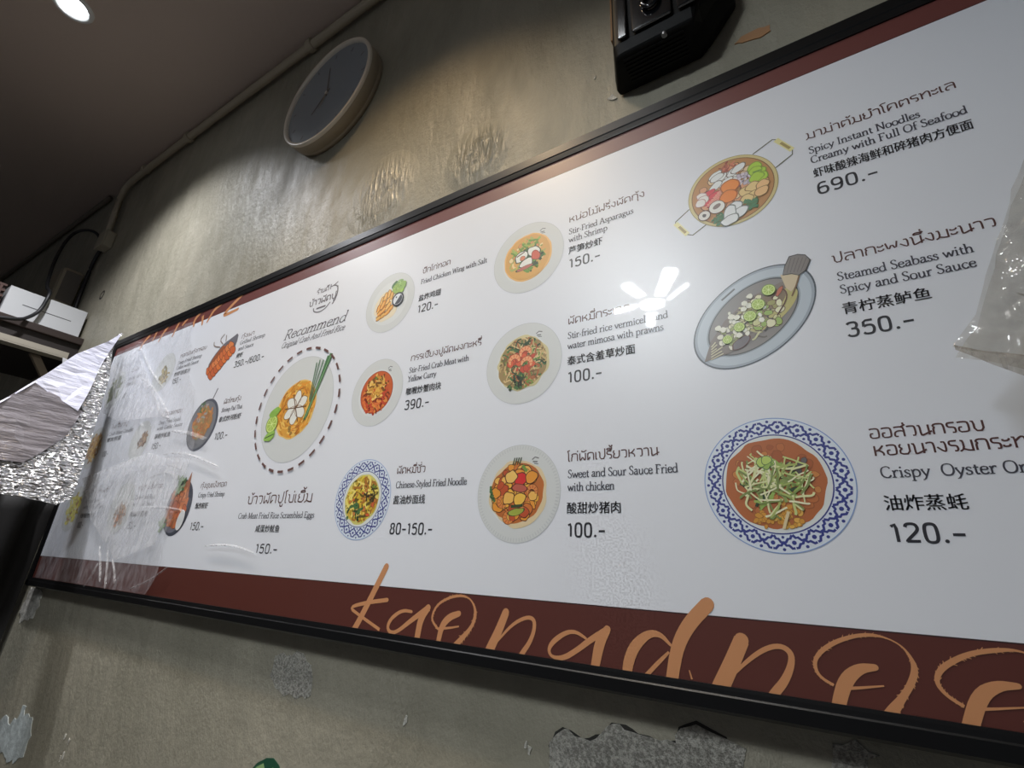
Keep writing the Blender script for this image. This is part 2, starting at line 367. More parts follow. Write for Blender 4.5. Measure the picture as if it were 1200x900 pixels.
# ---- pen-drawn lettering.  c curve, o closed curve, l straight, | stem with foot serif, I stem with both serifs
ROMAN = {
'a': (.52, "c .1,.5 .2,.63 .36,.6 .39,.46 .39,.1 .43,.01 .51,.05;c .39,.38 .2,.34 .07,.22 .08,.04 .2,-.01 .32,.06 .39,.18"),
'b': (.58, "l .11,1.05 .11,.04;l .03,1. .11,1.05;c .11,.42 .22,.63 .4,.6 .53,.42 .5,.14 .36,-.01 .2,0 .11,.08"),
'c': (.48, "c .43,.5 .34,.63 .2,.62 .06,.45 .06,.2 .2,-.01 .34,.01 .45,.14"),
'd': (.6, "c .47,.42 .38,.61 .2,.61 .05,.42 .06,.14 .2,-.01 .36,.01 .47,.18;l .47,1.05 .47,.05 .57,.03;l .38,1. .47,1.05"),
'e': (.5, "c .07,.36 .25,.36 .43,.36 .43,.56 .28,.64 .11,.58 .05,.34 .09,.08 .24,-.02 .39,.02 .46,.14"),
'f': (.35, "c .44,.98 .3,1.08 .19,1. .16,.8 .16,.4;| .16,.5 .16,0;l .03,.58 .35,.58"),
'g': (.52, "o .24,.63 .1,.58 .08,.4 .22,.25 .38,.32 .4,.54;c .16,.27 .1,.15 .3,.06 .47,-.04 .42,-.26 .2,-.32 .05,-.2 .1,-.04 .26,.06;l .38,.58 .52,.6"),
'h': (.62, "| .12,1.05 .12,0;l .03,1. .12,1.05;c .12,.4 .24,.6 .4,.62 .48,.48 .48,.3;| .48,.4 .48,0"),
'i': (.3, "| .15,.6 .15,0;l .05,.55 .15,.6;d .14,.86"),
'k': (.58, "| .12,1.05 .12,0;l .12,.25 .45,.6;| .22,.36 .5,0"),
'l': (.3, "| .15,1.05 .15,0;l .05,1. .15,1.05"),
'm': (.92, "| .12,.6 .12,0;l .03,.55 .12,.6;c .12,.4 .24,.6 .36,.62 .44,.48 .44,.3;| .44,.4 .44,0;c .44,.4 .56,.6 .68,.62 .76,.48 .76,.3;| .76,.4 .76,0"),
'n': (.62, "| .12,.6 .12,0;l .03,.55 .12,.6;c .12,.4 .24,.6 .4,.62 .48,.48 .48,.3;| .48,.4 .48,0"),
'o': (.56, "o .28,.63 .1,.56 .05,.31 .1,.06 .28,-.02 .46,.06 .51,.31 .46,.56"),
'p': (.6, "| .12,.6 .12,-.35;l .03,.55 .12,.6;c .12,.42 .24,.63 .42,.61 .54,.42 .52,.14 .38,-.01 .22,0 .12,.1"),
'r': (.42, "| .13,.6 .13,0;l .03,.55 .13,.6;c .13,.38 .22,.58 .32,.63 .41,.56"),
's': (.42, "c .36,.5 .28,.63 .14,.62 .07,.47 .19,.34 .34,.26 .35,.06 .2,-.02 .06,.03 .05,.16"),
't': (.36, "c .16,.8 .16,.5 .16,.12 .22,-.02 .35,.06;l .03,.58 .33,.58"),
'u': (.62, "c .12,.6 .12,.4 .12,.1 .24,-.04 .38,.03 .47,.2;l .04,.6 .12,.6;l .47,.6 .47,.05 .57,.03;l .39,.6 .47,.6"),
'v': (.54, "l .05,.6 .27,.0;l .27,0 .49,.6;l 0,.6 .15,.6;l .4,.6 .55,.6"),
'w': (.82, "l .05,.6 .24,0;l .24,0 .41,.55;l .41,.55 .58,0;l .58,0 .76,.6;l 0,.6 .14,.6;l .68,.6 .82,.6"),
'y': (.54, "l .05,.6 .28,.0;c .49,.6 .28,.0 .18,-.26 .04,-.32;l 0,.6 .15,.6;l .4,.6 .55,.6"),
'A': (.78, "l .38,1. .1,0;l .38,1. .68,0;l .2,.36 .56,.36;l 0,0 .2,0;l .56,0 .8,0"),
'B': (.66, "I .14,1. .14,0;c .14,.98 .4,1. .52,.88 .48,.6 .14,.53;c .14,.53 .46,.54 .6,.38 .54,.06 .36,0 .14,.02"),
'C': (.72, "c .64,.8 .55,.98 .38,1.02 .14,.9 .06,.55 .12,.15 .36,-.02 .54,.02 .66,.2"),
'E': (.62, "I .14,1. .14,0;l .14,.98 .54,.98 .54,.82;l .14,.52 .42,.52;l .14,.02 .56,.02 .58,.2"),
'F': (.58, "I .14,1. .14,0;l .14,.98 .54,.98 .54,.82;l .14,.5 .42,.5"),
'G': (.78, "c .66,.8 .55,.98 .38,1.02 .14,.9 .06,.55 .12,.15 .36,-.02 .56,.02 .66,.1;l .66,.4 .66,.06;l .5,.4 .74,.4"),
'I': (.34, "I .17,1. .17,0"),
'L': (.58, "I .14,1. .14,0;l .14,.02 .54,.02 .56,.22"),
'M': (.94, "I .14,1. .12,0;l .16,1. .46,.05;l .46,.05 .76,1.;I .78,1. .8,0"),
'N': (.82, "I .14,1. .14,0;l .14,1. .68,0;l .68,0 .68,1.;l .58,1. .78,1."),
'O': (.8, "o .4,1.02 .15,.92 .05,.5 .15,.08 .4,-.02 .65,.08 .75,.5 .65,.92"),
'R': (.7, "I .14,1. .14,0;c .14,.98 .42,1.02 .56,.86 .5,.54 .3,.5 .14,.5;l .32,.5 .6,.03 .7,0"),
'S': (.56, "c .48,.82 .4,1.02 .18,1. .08,.8 .2,.58 .42,.46 .5,.2 .34,-.02 .12,.02 .06,.22"),
'W': (1.05, "l .08,1. .3,0;l .3,0 .52,.95;l .52,.95 .74,0;l .74,0 .97,1.;l 0,1. .18,1.;l .87,1. 1.07,1."),
'Y': (.7, "l .06,1. .34,.48;l .62,1. .34,.48;| .34,.5 .34,0;l 0,1. .16,1.;l .52,1. .7,1."),
'D': (.76, "I .14,1. .14,0;c .14,.98 .42,1. .66,.86 .7,.5 .64,.12 .42,0 .14,.02"),
'P': (.6, "I .14,1. .14,0;c .14,.98 .42,1. .55,.86 .53,.56 .34,.46 .14,.48"),
'T': (.66, "| .33,.98 .33,0;l .06,.98 .6,.98;l .06,.98 .05,.8;l .6,.98 .62,.8"),
'q': (.6, "c .47,.42 .38,.61 .2,.61 .05,.42 .06,.14 .2,-.01 .36,.01 .47,.18;| .47,.6 .47,-.35"),
'-': (.34, "l .06,.3 .28,.3"), ' ': (.3, ""), ',': (.2, "l .1,.04 .06,-.14"),
}
FIG = {
'0': (.78, "o .1,.2 .1,.8 .2,1. .5,1. .6,.8 .6,.2 .5,0 .2,0"), '1': (.62, "l .12,.84 .34,1. .34,0"),
'2': (.78, "c .1,.82 .16,1. .52,1. .62,.78 .56,.58 .1,.1 .1,.02;l .08,.05 .64,.05"),
'3': (.78, "c .1,.88 .2,1. .52,1. .6,.76 .5,.54 .28,.54;c .28,.54 .54,.54 .62,.3 .52,0 .2,0 .08,.14"),
'4': (.8, "l .48,0 .48,1. .08,.3 .66,.3"), '5': (.78, "l .58,.97 .14,.97 .12,.55;c .12,.55 .3,.64 .56,.58 .62,.3 .52,0 .2,0 .08,.12"),
'6': (.78, "c .56,.94 .36,1.02 .14,.9 .09,.5 .1,.2 .2,0 .5,0 .61,.18 .6,.45 .5,.6 .2,.58 .1,.44"),
'8': (.78, "o .35,1. .14,.94 .12,.7 .28,.54 .1,.4 .1,.08 .35,0 .6,.08 .6,.4 .42,.54 .58,.7 .56,.94"),
'9': (.78, "c .14,.06 .34,-.02 .56,.1 .61,.5 .6,.8 .5,1. .2,1. .09,.82 .1,.55 .2,.4 .5,.42 .6,.56"),
'.': (.36, "d .14,.07"), '-': (.62, "l .06,.42 .54,.42"), '/': (.5, "l .08,-.05 .42,1.02"), ' ': (.3, ""),
}
THAI = {
'ก': (.85, "l .1,0 .1,.55 .2,.68 .08,.8 .2,1. .6,1. .72,.84 .72,0"), 'ข': (.78, "l .04,.96 .2,.96 .2,.05 .6,.05 .66,.12 .66,1."),
'ค': (.85, "l .1,0 .1,.84 .22,1. .6,1. .72,.84 .72,0;l .12,.1 .3,.5 .42,.5"), 'ง': (.68, "l .3,.96 .54,.96 .54,.1 .42,.04 .06,.5"),
'จ': (.78, "l .08,.9 .2,1. .56,1. .66,.86 .66,0;l .66,.05 .46,.05 .2,.45 .36,.5"), 'ฉ': (.85, "l .05,.8 .1,1. .56,1. .68,.84 .68,0;l .68,.1 .3,.35 .2,.05 .2,.5"), 'ช': (.82, "l .04,.96 .2,.96 .2,.05 .6,.05 .66,.12 .66,.7 .5,.82 .8,1.05"),
'ซ': (.82, "l .04,.8 .12,.98 .2,.86 .2,.05 .6,.05 .66,.12 .66,.7 .5,.82 .8,1.05"), 'ด': (.85, "l .12,.0 .1,.84 .22,1. .6,1. .72,.84 .72,0;l .12,.02 .36,.42"),
'ต': (.85, "l .12,.0 .1,.84 .2,1. .4,.86 .58,1. .72,.84 .72,0;l .12,.02 .36,.42"), 'ท': (.85, "l .02,.97 .18,.97 .18,0;l .18,.6 .5,1. .62,.98 .72,.84 .72,0"),
'น': (.85, "l .02,.97 .18,.97 .18,.0 .3,.0 .86,.36;l .68,1. .68,.0"), 'บ': (.82, "l .02,.97 .18,.97 .18,.05 .68,.05 .68,1."),
'ป': (.82, "l .02,.97 .18,.97 .18,.05 .68,.05 .68,1.4"), 'ผ': (.85, "l .12,1. .12,.1 .22,.04 .42,.5 .62,.04 .72,.1 .72,1."),
'ฝ': (.85, "l .12,1. .12,.1 .22,.04 .42,.5 .62,.04 .72,.1 .72,1.4"), 'พ': (.9, "l .06,1. .2,.02 .44,.75 .66,.02 .8,1."),
'ฟ': (.9, "l .06,1. .2,.02 .44,.75 .66,.02 .8,1.4"), 'ม': (.84, "l .08,.97 .24,.97 .24,.20 .0,-.04;l .24,.18 .5,.04 .72,.04;l .72,1. .72,-.04"),
'ย': (.82, "l .2,1. .1,.9 .1,.7 .26,.56 .1,.44 .1,.05 .68,.05 .68,1."), 'ร': (.62, "l .52,1. .16,1. .08,.9 .08,.68 .16,.58 .44,.54 .52,.44 .52,.05 .32,.05"),
'ล': (.8, "l .08,.95 .2,1. .56,1. .68,.86 .68,0;l .68,.5 .5,.62 .24,.58 .1,.4 .1,.05 .3,.05"), 'ว': (.68, "l .06,.94 .16,1. .46,1. .56,.86 .56,.05 .36,.05"),
'ส': (.82, "l .08,.95 .2,1. .56,1. .68,.86 .68,0;l .68,.5 .5,.62 .24,.58 .1,.4 .1,.05 .3,.05;l .5,.95 .82,1.2"), 'ห': (.8, "l .12,1. .12,0;l .14,.5 .36,.54 .66,1.;l .36,.54 .64,.3 .64,0"),
'อ': (.78, "l .06,.94 .18,1. .54,1. .66,.86 .66,.16 .54,.04 .1,.04 .1,.5 .3,.5"), 'ะ': (.5, "l .06,.86 .06,.7 .34,.7 .42,.9;l .06,.34 .06,.18 .34,.18 .42,.38"),
'า': (.58, "l .02,.92 .14,1. .36,1. .46,.86 .46,0"), 'เ': (.34, "l .1,1. .1,.05 .26,.05"), 'แ': (.62, "l .1,1. .1,.05 .24,.05;l .38,1. .38,.05 .54,.05"),
'โ': (.4, "l .3,.02 .16,.02 .16,1.15 .0,1.25 .12,1.45 .46,1.45"), 'ไ': (.4, "l .3,.02 .16,.02 .16,1.2 .02,1.4 .3,1.5"),
'็': (0, "l -.6,1.2 -.45,1.4 -.1,1.4;l -.4,1.2 -.2,1.3"), ' ': (.4, ""),
}
MARK_LOW = {'ั': "c -.5,1.36 -.52,1.18 -.3,1.16 -.02,1.36", 'ิ': "c -.58,1.18 -.5,1.4 -.14,1.4 -.08,1.18;l -.58,1.18 -.08,1.18", 'ี': "c -.58,1.18 -.5,1.38 -.16,1.36;l -.58,1.18 -.08,1.18;l -.08,1.18 -.08,1.5",
            'ึ': "c -.58,1.18 -.5,1.4 -.14,1.4 -.08,1.18;l -.58,1.18 -.08,1.18;o -.1,1.3 -.16,1.4 -.04,1.44 .0,1.34", 'ื': "c -.58,1.18 -.5,1.38 -.16,1.36;l -.58,1.18 -.08,1.18;l -.08,1.18 -.08,1.5;l -.2,1.2 -.2,1.46"}
TONE = {'่': "l -.12,1.2 -.12,1.42", '้': "c -.36,1.38 -.26,1.42 -.26,1.22 -.12,1.24 .0,1.44"}
BELOW = {'ุ': "l -.22,-.12 -.12,-.12 -.12,-.42", 'ู': "l -.4,-.12 -.34,-.14 -.34,-.4 -.08,-.4 -.08,-.1"}

def strokes(pr, spec, ox, oy, sx, sy, m, pen, slant=0.0):
    thick, thin = pen
    def P(t): x, y = t.split(','); x, y = float(x), float(y); return (ox + (x + slant * y) * sx, oy + y * sy)
    ref = sy
    def wf(d):
        a = abs(d.y * .94 + d.x * .34 * (1 if d.y >= 0 else -1)); return (thin + (thick - thin) * min(1, a)) * ref
    for st in spec.split(';'):
        if not st: continue
        k, *pp = st.split(); pts = [P(t) for t in pp]
        if k == 'd': pr.disc(pts[0][0], pts[0][1], thick * .62 * ref, m, seg=8); continue
        if k in 'co': pr.line(pts, 0.01, m, 2, k == 'o', wf)
        else:
            if len(pts) > 2: pr.line(pts, 0.01, m, 1, False, wf)
            else: pr.line(pts, 0.01, m, 0, False, wf)
        if k in '|I' and thick > thin:
            x, y = pts[-1]; s = .13 * sx; pr.line([(x - s, y), (x + s, y)], thin * ref * 1.1, m)
            if k == 'I': x, y = pts[0]; pr.line([(x - s, y), (x + s, y)], thin * ref * 1.1, m)
def text(pr, s, font, u, v, w, h, m, pen, slant=0.0):
    """one line of lettering: left end u, baseline v, total width w, letter height h"""
    if font is THAI:
        adv = sum(.58 if c == 'ำ' else font[c][0] if c in font else 0 for c in s)
    else: adv = sum(font[c][0] for c in s)
    sx = w / adv; x = u
    mark = False
    for c in s:
        if font is THAI:
            if c in MARK_LOW: strokes(pr, MARK_LOW[c], x, v, sx, h, m, pen); mark = True; continue
            if c in TONE: strokes(pr, TONE[c], x, v + (.34 * h if mark else 0), sx, h, m, pen); continue
            if c in BELOW: strokes(pr, BELOW[c], x, v, sx, h, m, pen); continue
            mark = False
            if c == 'ำ':
                pr.line([(x - .16 * sx + .1 * sx * math.cos(t), v + 1.28 * h + .1 * h * math.sin(t)) for t in [k * math.pi / 4 for k in range(8)]], pen[1] * h, m, 0, True)
                c = 'า'
        a, spec = font[c]
        strokes(pr, spec, x, v, sx, h, m, pen, slant); x += a * sx
def hanzi(parent_list, s, u, v, w, size, m):
    parent_list.append((s, u, v, w, size, m))
def hanzi_polys(s):
    """outline mesh of the built-in typeface's characters as (verts, faces, width)"""
    cu = bpy.data.curves.new('characters', 'FONT'); cu.body = s; cu.size = 1.0; cu.resolution_u = 2; cu.offset = 0.0
    o = bpy.data.objects.new('characters', cu); COL.objects.link(o)
    dg = bpy.context.evaluated_depsgraph_get(); ev = o.evaluated_get(dg); me = ev.to_mesh()
    vs = [(v.co.x, v.co.y) for v in me.vertices]; fs = [list(p.vertices) for p in me.polygons]
    ev.to_mesh_clear(); bpy.data.objects.remove(o); bpy.data.curves.remove(cu)
    return vs, fs
def put_hanzi(pr, s, u, v, w, size, m):
    vs, fs = hanzi_polys(s)
    x0 = min(p[0] for p in vs); x1 = max(p[0] for p in vs); y0 = min(p[1] for p in vs); y1 = max(p[1] for p in vs)
    kx = w / (x1 - x0); ky = size / (y1 - y0)
    pr.n += 1
    for dx in (-.0004, .0004): pr.polys.append(([(u + dx + (x - x0) * kx, v + (y - y0) * ky) for x, y in vs], fs, pr.mi(m), pr.n))

# ------------------------------------------------------------------ the menu board
U0, U1 = -3.62, 2.05
board = empty('menu_board', ((U0 + U1) / 2 * D, YW, H - .212 * D))
tag(board, 'long white printed menu board in a black frame across the cement wall', 'menu board')
BLACK = plain('black_frame_lacquer', (.006, .006, .0065), .34, spec=.35)
YF = 0.546
def rail(bm, prof, along, a, b):
    """prof: (cross, y) outline; along 'u' or 'v'"""
    lo, hi = [], []
    for c, y in prof:
        lo.append((a, y, c) if along == 'u' else (c, y, a)); hi.append((b, y, c) if along == 'u' else (c, y, b))
    hexa(bm, lo, hi)
    bmesh.ops.recalc_face_normals(bm, faces=bm.faces)
def zz(v): return H + v * D
bm = bmesh.new()
prof = lambda inn, out: [(inn, YP + .002), (inn, YF + .002), (inn + (out - inn) * .12, YF + .0015), (inn + (out - inn) * .30, YF + .001), (inn + (out - inn) * .36, YF), (inn + (out - inn) * .85, YF), (out, YF + .005), (out, YW - .001), (inn + (out - inn) * .3, YW - .001)]
rail(bm, prof(zz(1.146), zz(1.205)), 'u', U0 * D, U1 * D)
o = finish(bm, 'frame_rail', BLACK, board)
bm = bmesh.new(); rail(bm, prof(zz(-.166), zz(-.208)), 'u', U0 * D, U1 * D); finish(bm, 'frame_rail', BLACK, board)
bm = bmesh.new(); rail(bm, prof((U0 + .055) * D, U0 * D), 'v', zz(-.205), zz(1.203)); finish(bm, 'frame_rail', BLACK, board)
bm = bmesh.new(); rail(bm, prof((U1 - .055) * D, U1 * D), 'v', zz(-.205), zz(1.203)); finish(bm, 'frame_rail', BLACK, board)
WHITE = ink(210, 213, 219)
bm = bmesh.new(); box(bm, (U0 + .03) * D, (U1 - .03) * D, YP, YW - .006, zz(-.19), zz(1.18))
finish(bm, 'menu_sheet', WHITE, board)['label'] = 'glossy white printed sheet'
MAROON = ink(82, 40, 32); MAROON2 = ink(98, 50, 46); LINE = ink(46, 22, 26); TAN = ink(188, 132, 90)
pr = Print(-2e-4); pr.poly([(U0 + .04, -.175), (U1 - .04, -.175), (U1 - .04, -.0605), (U0 + .04, -.0605)], MAROON)
pr.line([(U0 + .04, -.0605), (U1 - .04, -.0605)], .0022, LINE); pr.build('border_band', board, 'maroon band along the bottom')
pr = Print(-2e-4); pr.poly([(U0 + .04, 1.0915), (U1 - .04, 1.0915), (U1 - .04, 1.155), (U0 + .04, 1.155)], MAROON2)
pr.line([(U0 + .04, 1.0915), (U1 - .04, 1.0915)], .0022, LINE); pr.build('border_band', board, 'maroon band along the top')

# brush lettering across the bottom band: (letter, [(u, v, width) ...])
SCRIPT = [('k',[(-1.018,-0.0111,0.0181),(-1.0594,-0.0891,0.018),(-1.101,-0.1643,0.0179),(-1.1196,-0.1965,0.0178)]),('k',[(-0.9992,-0.091,0.0099),(-1.0727,-0.1025,0.0103),(-1.1388,-0.119,0.008),(-1.0984,-0.1334,0.0077),(-1.0126,-0.1617,0.008)]),('a',[(-0.9111,-0.1113,0.007),(-0.9424,-0.1105,0.0081),(-0.9737,-0.1288,0.0096),(-0.9877,-0.1496,0.0096),(-0.9788,-0.1642,0.0085),(-0.9528,-0.1616,0.0084),(-0.9068,-0.1287,0.0115),(-0.8561,-0.0979,0.0158)]),('a',[(-0.8588,-0.0981,0.0158),(-0.8796,-0.1244,0.0181),(-0.8841,-0.1657,0.0167),(-0.8869,-0.1825,0.0155)]),('o',[(-0.8248,-0.1396,0.0065),(-0.842,-0.1266,0.0057),(-0.8441,-0.1119,0.0058),(-0.8304,-0.0884,0.0062),(-0.7965,-0.0709,0.0066),(-0.7589,-0.0637,0.0065),(-0.7333,-0.0696,0.003),(-0.7194,-0.0866,0.0062),(-0.7159,-0.1041,0.0092),(-0.7243,-0.1282,0.0082),(-0.7574,-0.1612,0.0144),(-0.7753,-0.177,0.0144)]),('o',[(-0.7638,-0.1033,0.0127),(-0.7914,-0.1129,0.0161),(-0.8113,-0.1329,0.0151),(-0.8176,-0.1641,0.0128),(-0.8203,-0.1822,0.0127)]),('o',[(-0.8233,-0.1408,0.0054),(-0.7885,-0.1361,0.0053),(-0.7608,-0.1299,0.0033)]),('p',[(-0.6347,-0.0899,0.0175),(-0.6501,-0.1261,0.0194),(-0.6699,-0.1633,0.0212),(-0.6796,-0.1826,0.0211)]),('p',[(-0.6557,-0.1518,0.0038),(-0.6178,-0.1125,0.0067),(-0.5827,-0.0948,0.0075),(-0.5631,-0.0964,0.0085),(-0.5609,-0.1153,0.0084),(-0.5702,-0.1403,0.0091),(-0.5899,-0.1654,0.0109),(-0.6009,-0.1826,0.0109)]),('a',[(-0.4442,-0.1211,0.005),(-0.4659,-0.1111,0.0068),(-0.4886,-0.1149,0.0086),(-0.5174,-0.1346,0.0105),(-0.5278,-0.1513,0.007),(-0.5193,-0.1631,0.0052),(-0.4937,-0.1626,0.0101),(-0.4626,-0.1438,0.01),(-0.4351,-0.1231,0.0115),(-0.3968,-0.0993,0.0113)]),('a',[(-0.3991,-0.1007,0.0146),(-0.4148,-0.1235,0.0211),(-0.4242,-0.1632,0.0176),(-0.4279,-0.181,0.0175)]),('d',[(-0.278,-0.1146,0.0044),(-0.2955,-0.0984,0.0089),(-0.3178,-0.0992,0.0137),(-0.3449,-0.1221,0.0199),(-0.3591,-0.1521,0.0198),(-0.3616,-0.1747,0.0181),(-0.3538,-0.1846,0.0164)]),('d',[(-0.3293,-0.173,0.0073),(-0.3013,-0.1448,0.0073),(-0.2817,-0.126,0.0043)]),('d',[(-0.2083,-0.0414,0.0243),(-0.242,-0.075,0.0245),(-0.2657,-0.1132,0.023),(-0.2781,-0.1632,0.0212),(-0.2806,-0.1794,0.021)]),('d',[(-0.2478,-0.1512,0.0021),(-0.2444,-0.1638,0.0034)]),('p',[(-0.1576,-0.0934,0.0238),(-0.176,-0.129,0.025),(-0.1957,-0.1645,0.0262),(-0.2055,-0.1822,0.0261)]),('p',[(-0.1781,-0.1495,0.0039),(-0.1516,-0.1234,0.0065),(-0.1233,-0.1024,0.0076),(-0.0997,-0.0947,0.0075),(-0.0848,-0.1029,0.0086),(-0.0859,-0.1201,0.0097),(-0.099,-0.1458,0.0121),(-0.116,-0.1649,0.0134),(-0.125,-0.1781,0.0134)]),('o',[(-0.0325,-0.1421,0.0045),(-0.0512,-0.1321,0.0047),(-0.0548,-0.1137,0.0059),(-0.0431,-0.0966,0.0071),(-0.0202,-0.0805,0.007),(0.0066,-0.0697,0.0057),(0.0266,-0.0662,0.0056),(0.0453,-0.0682,0.0022),(0.0622,-0.0767,0.0022),(0.0706,-0.0908,0.0042),(0.0733,-0.1074,0.0094),(0.0635,-0.1282,0.0093),(0.0516,-0.1449,0.0093),(0.0374,-0.1631,0.0156),(0.0282,-0.1751,0.0166)]),('o',[(0.0249,-0.1104,0.0088),(0.0041,-0.1143,0.0145),(-0.0158,-0.1323,0.0191),(-0.0294,-0.1647,0.0178),(-0.0331,-0.1813,0.0177)]),('o',[(-0.024,-0.1443,0.0045),(-0.0075,-0.1425,0.0044),(0.0316,-0.1336,0.0021)]),('o',[(0.1187,-0.1456,0.0048),(0.1011,-0.1346,0.0049),(0.0934,-0.1196,0.0061),(0.1008,-0.1037,0.0081),(0.1186,-0.0897,0.008),(0.1412,-0.0774,0.0069),(0.1688,-0.0706,0.0067),(0.1886,-0.0683,0.0028),(0.207,-0.0747,0.0018),(0.2174,-0.0883,0.0045),(0.2188,-0.1085,0.0088),(0.2066,-0.1332,0.0096),(0.188,-0.1552,0.0158)]),('o',[(0.1802,-0.1122,0.0074),(0.1591,-0.1143,0.0132),(0.1381,-0.129,0.0181),(0.1202,-0.1677,0.0179),(0.1147,-0.1858,0.0178)]),('o',[(0.129,-0.1469,0.0047),(0.1425,-0.1447,0.0037),(0.1845,-0.1359,0.0018)])]
rnd = random.Random(5)
def brush(pr, pts, m, ragged=0):
    P = smooth_path(pts, 2)
    if ragged:
        for a, b in zip(P, P[1:]):
            d = b - a; k = max(1, int(d.xy.length / .0045)); d2 = d.xy.normalized(); nn = Vector((-d2.y, d2.x))
            for i in range(k):
                q = a.lerp(b, (i + rnd.random()) / k); s = rnd.choice((-1, 1)); w = q.z; e = q.xy + nn * s * w * .3; t = (nn * s + d2 * rnd.uniform(.6, 1.4)).normalized() * w * rnd.uniform(.35, .75)
                pr.line([(e.x - t.x * .6, e.y - t.y * .6), (e.x + t.x, e.y + t.y)], [w * .30, w * .10], m)
        P = [Vector((p.x, p.y, p.z * .92)) for p in P]
    pr.line([(p.x, p.y) for p in P], [p.z for p in P], m)
    if not ragged:
        for e in (P[0],): pr.disc(e.x, e.y, e.z * .47, m, seg=14)
def clip_low(pts, lim=-.185): return [(u, max(v, lim), w) for u, v, w in pts]
n_o = 0
letters = []
for name, row in SCRIPT:
    pr = Print(); big = name == 'o' and len(row) > 9
    brush(pr, clip_low(row), TAN, .5 if big else 0)
    letters.append(pr)
pr = Print()
for q in letters:
    for pts, f, mi, n in q.polys: pr.n += 1; pr.mi(TAN); pr.polys.append((pts, f, 0, pr.n))
pr.build('brush_lettering', board, 'tan brush-script shop name on the maroon band')
pr = Print(2e-5)
for q in [[(-3.206, 1.07), (-3.187, 1.104), (-3.123, 1.144)], [(-2.982, 1.071), (-2.959, 1.113), (-2.915, 1.15)], [(-3.067, 1.095), (-3.044, 1.148)], [(-2.827, 1.069), (-2.809, 1.115), (-2.791, 1.15)], [(-2.612, 1.08), (-2.624, 1.117), (-2.576, 1.15)], [(-2.523, 1.068), (-2.542, 1.122)], [(-2.476, 1.071), (-2.441, 1.13), (-2.378, 1.15)], [(-2.204, 1.074), (-2.332, 1.065), (-2.307, 1.091), (-2.2, 1.15)], [(-2.746, 1.116), (-2.7, 1.15)]]:
    brush(pr, [(u, v, .02 if i else .014) for i, (u, v) in enumerate(q)], TAN)
pr.build('brush_lettering', board, 'cropped tan brush strokes hanging from the top band')
# ---- captions
TH_INK = ink(78, 46, 42); EN_INK = ink(62, 62, 72); CN_INK = ink(48, 48, 54); PR_INK = ink(40, 40, 46)
TH_PEN, EN_PEN, PR_PEN = (.165, .13), (.145, .07), (.165, .145)
HT, HE, HC, HP = .0168, .0178, .0245, .0275
def caption(rows, label=None):
    """rows: (kind, string, u, v, width)"""
    pr = Print(1e-5); price = None
    for kind, s, u, v, w in rows:
        if kind == 't': text(pr, s, THAI, u, v, w, HT, TH_INK, TH_PEN)
        elif kind == 'e': text(pr, s, ROMAN, u, v, w, HE, EN_INK, EN_PEN)
        elif kind == 'c': put_hanzi(pr, s, u, v - .002, w, HC, CN_INK)
        else: price = (s, u, v, w)
    o = pr.build('dish_caption', board, label)
    if price:
        pp = Print(1e-5); text(pp, price[0], FIG, price[1], price[2], price[3], HP, PR_INK, PR_PEN); pp.build('price', o)
    return o
UR, UA, UB, UC, UD, UE = .0785, -.4915, -1.032, -2.10, -2.655, -3.215
T1, T2, T3 = .905, .587, .235
def rows(top, kinds):
    base = {T1: {'t': .905, 'e': .865, 'f': .8385, 'c': .801, 'p': .756}, T2: {'t': .587, 'e': .547, 'f': .5185, 'c': .476, 'p': .4285}, T3: {'t': .2355, 'e': .198, 'f': .169, 'c': .1215, 'p': .0715}}[top]
    return [(('e' if k == 'f' else k), s, u, base[k], w) for k, s, u, w in kinds]
caption(rows(T1, [('t', 'มาม่าต้มยำโคตรทะเล', UR, .2508), ('e', 'Spicy Instant Noodles', UR, .188), ('f', 'Creamy with Full Of Seafood', UR, .2523), ('c', '虾味酸辣海鲜和碎猪肉方便面', UR, .2525), ('p', '690.-', UR, .1048)]))
caption(rows(T2, [('t', 'ปลากะพงนึ่งมะนาว', UR, .2378), ('e', 'Steamed Seabass with', UR + .002, .197), ('f', 'Spicy and Sour Sauce', UR + .002, .1945), ('c', '青柠蒸鲈鱼', UR, .1283), ('p', '350.-', UR - .002, .1012)]))
caption([('t', 'ออส่วนกรอบ', UR - .001, .2362, .1481), ('t', 'หอยนางรมกระทะ', UR, .2067, .199), ('e', 'Crispy  Oyster Omelet', UR + .003, .1703, .221), ('c', '油炸蒸蚝', UR, .1195, .1017), ('p', '120.-', UR - .002, .0698, .0937)])
caption(rows(T1, [('t', 'หน่อไม้ฝรั่งผัดกุ้ง', UA, .2144), ('e', 'Stir-Fried Asparagus', UA, .1825), ('f', 'with Shrimp', UA, .1115), ('c', '芦笋炒虾', UA, .0965), ('p', '150.-', UA, .092)]))
caption(rows(T2, [('t', 'ผัดหมี่กระเฉด', UA, .165), ('e', 'Stir-fried rice vermicelli and', UA, .2502), ('f', 'water mimosa with prawns', UA, .2386), ('c', '泰式含羞草炒面', UA, .1712), ('p', '100.-', UA, .0912)]))
caption(rows(T3, [('t', 'ไก่ผัดเปรี้ยวหวาน', UA + .002, .2106), ('e', 'Sweet and Sour Sauce Fried', UA + .004, .2444), ('f', 'with chicken', UA + .004, .1101), ('c', '酸甜炒猪肉', UA + .003, .1233), ('p', '100.-', UA + .003, .09)]))
caption(rows(T1, [('t', 'ปีกไก่ทอด', UB, .1216), ('e', 'Fried Chicken Wing with Salt', UB, .2665), ('c', '盐炸鸡翅', UB, .0933), ('p', '120.-', UB, .0889)]))
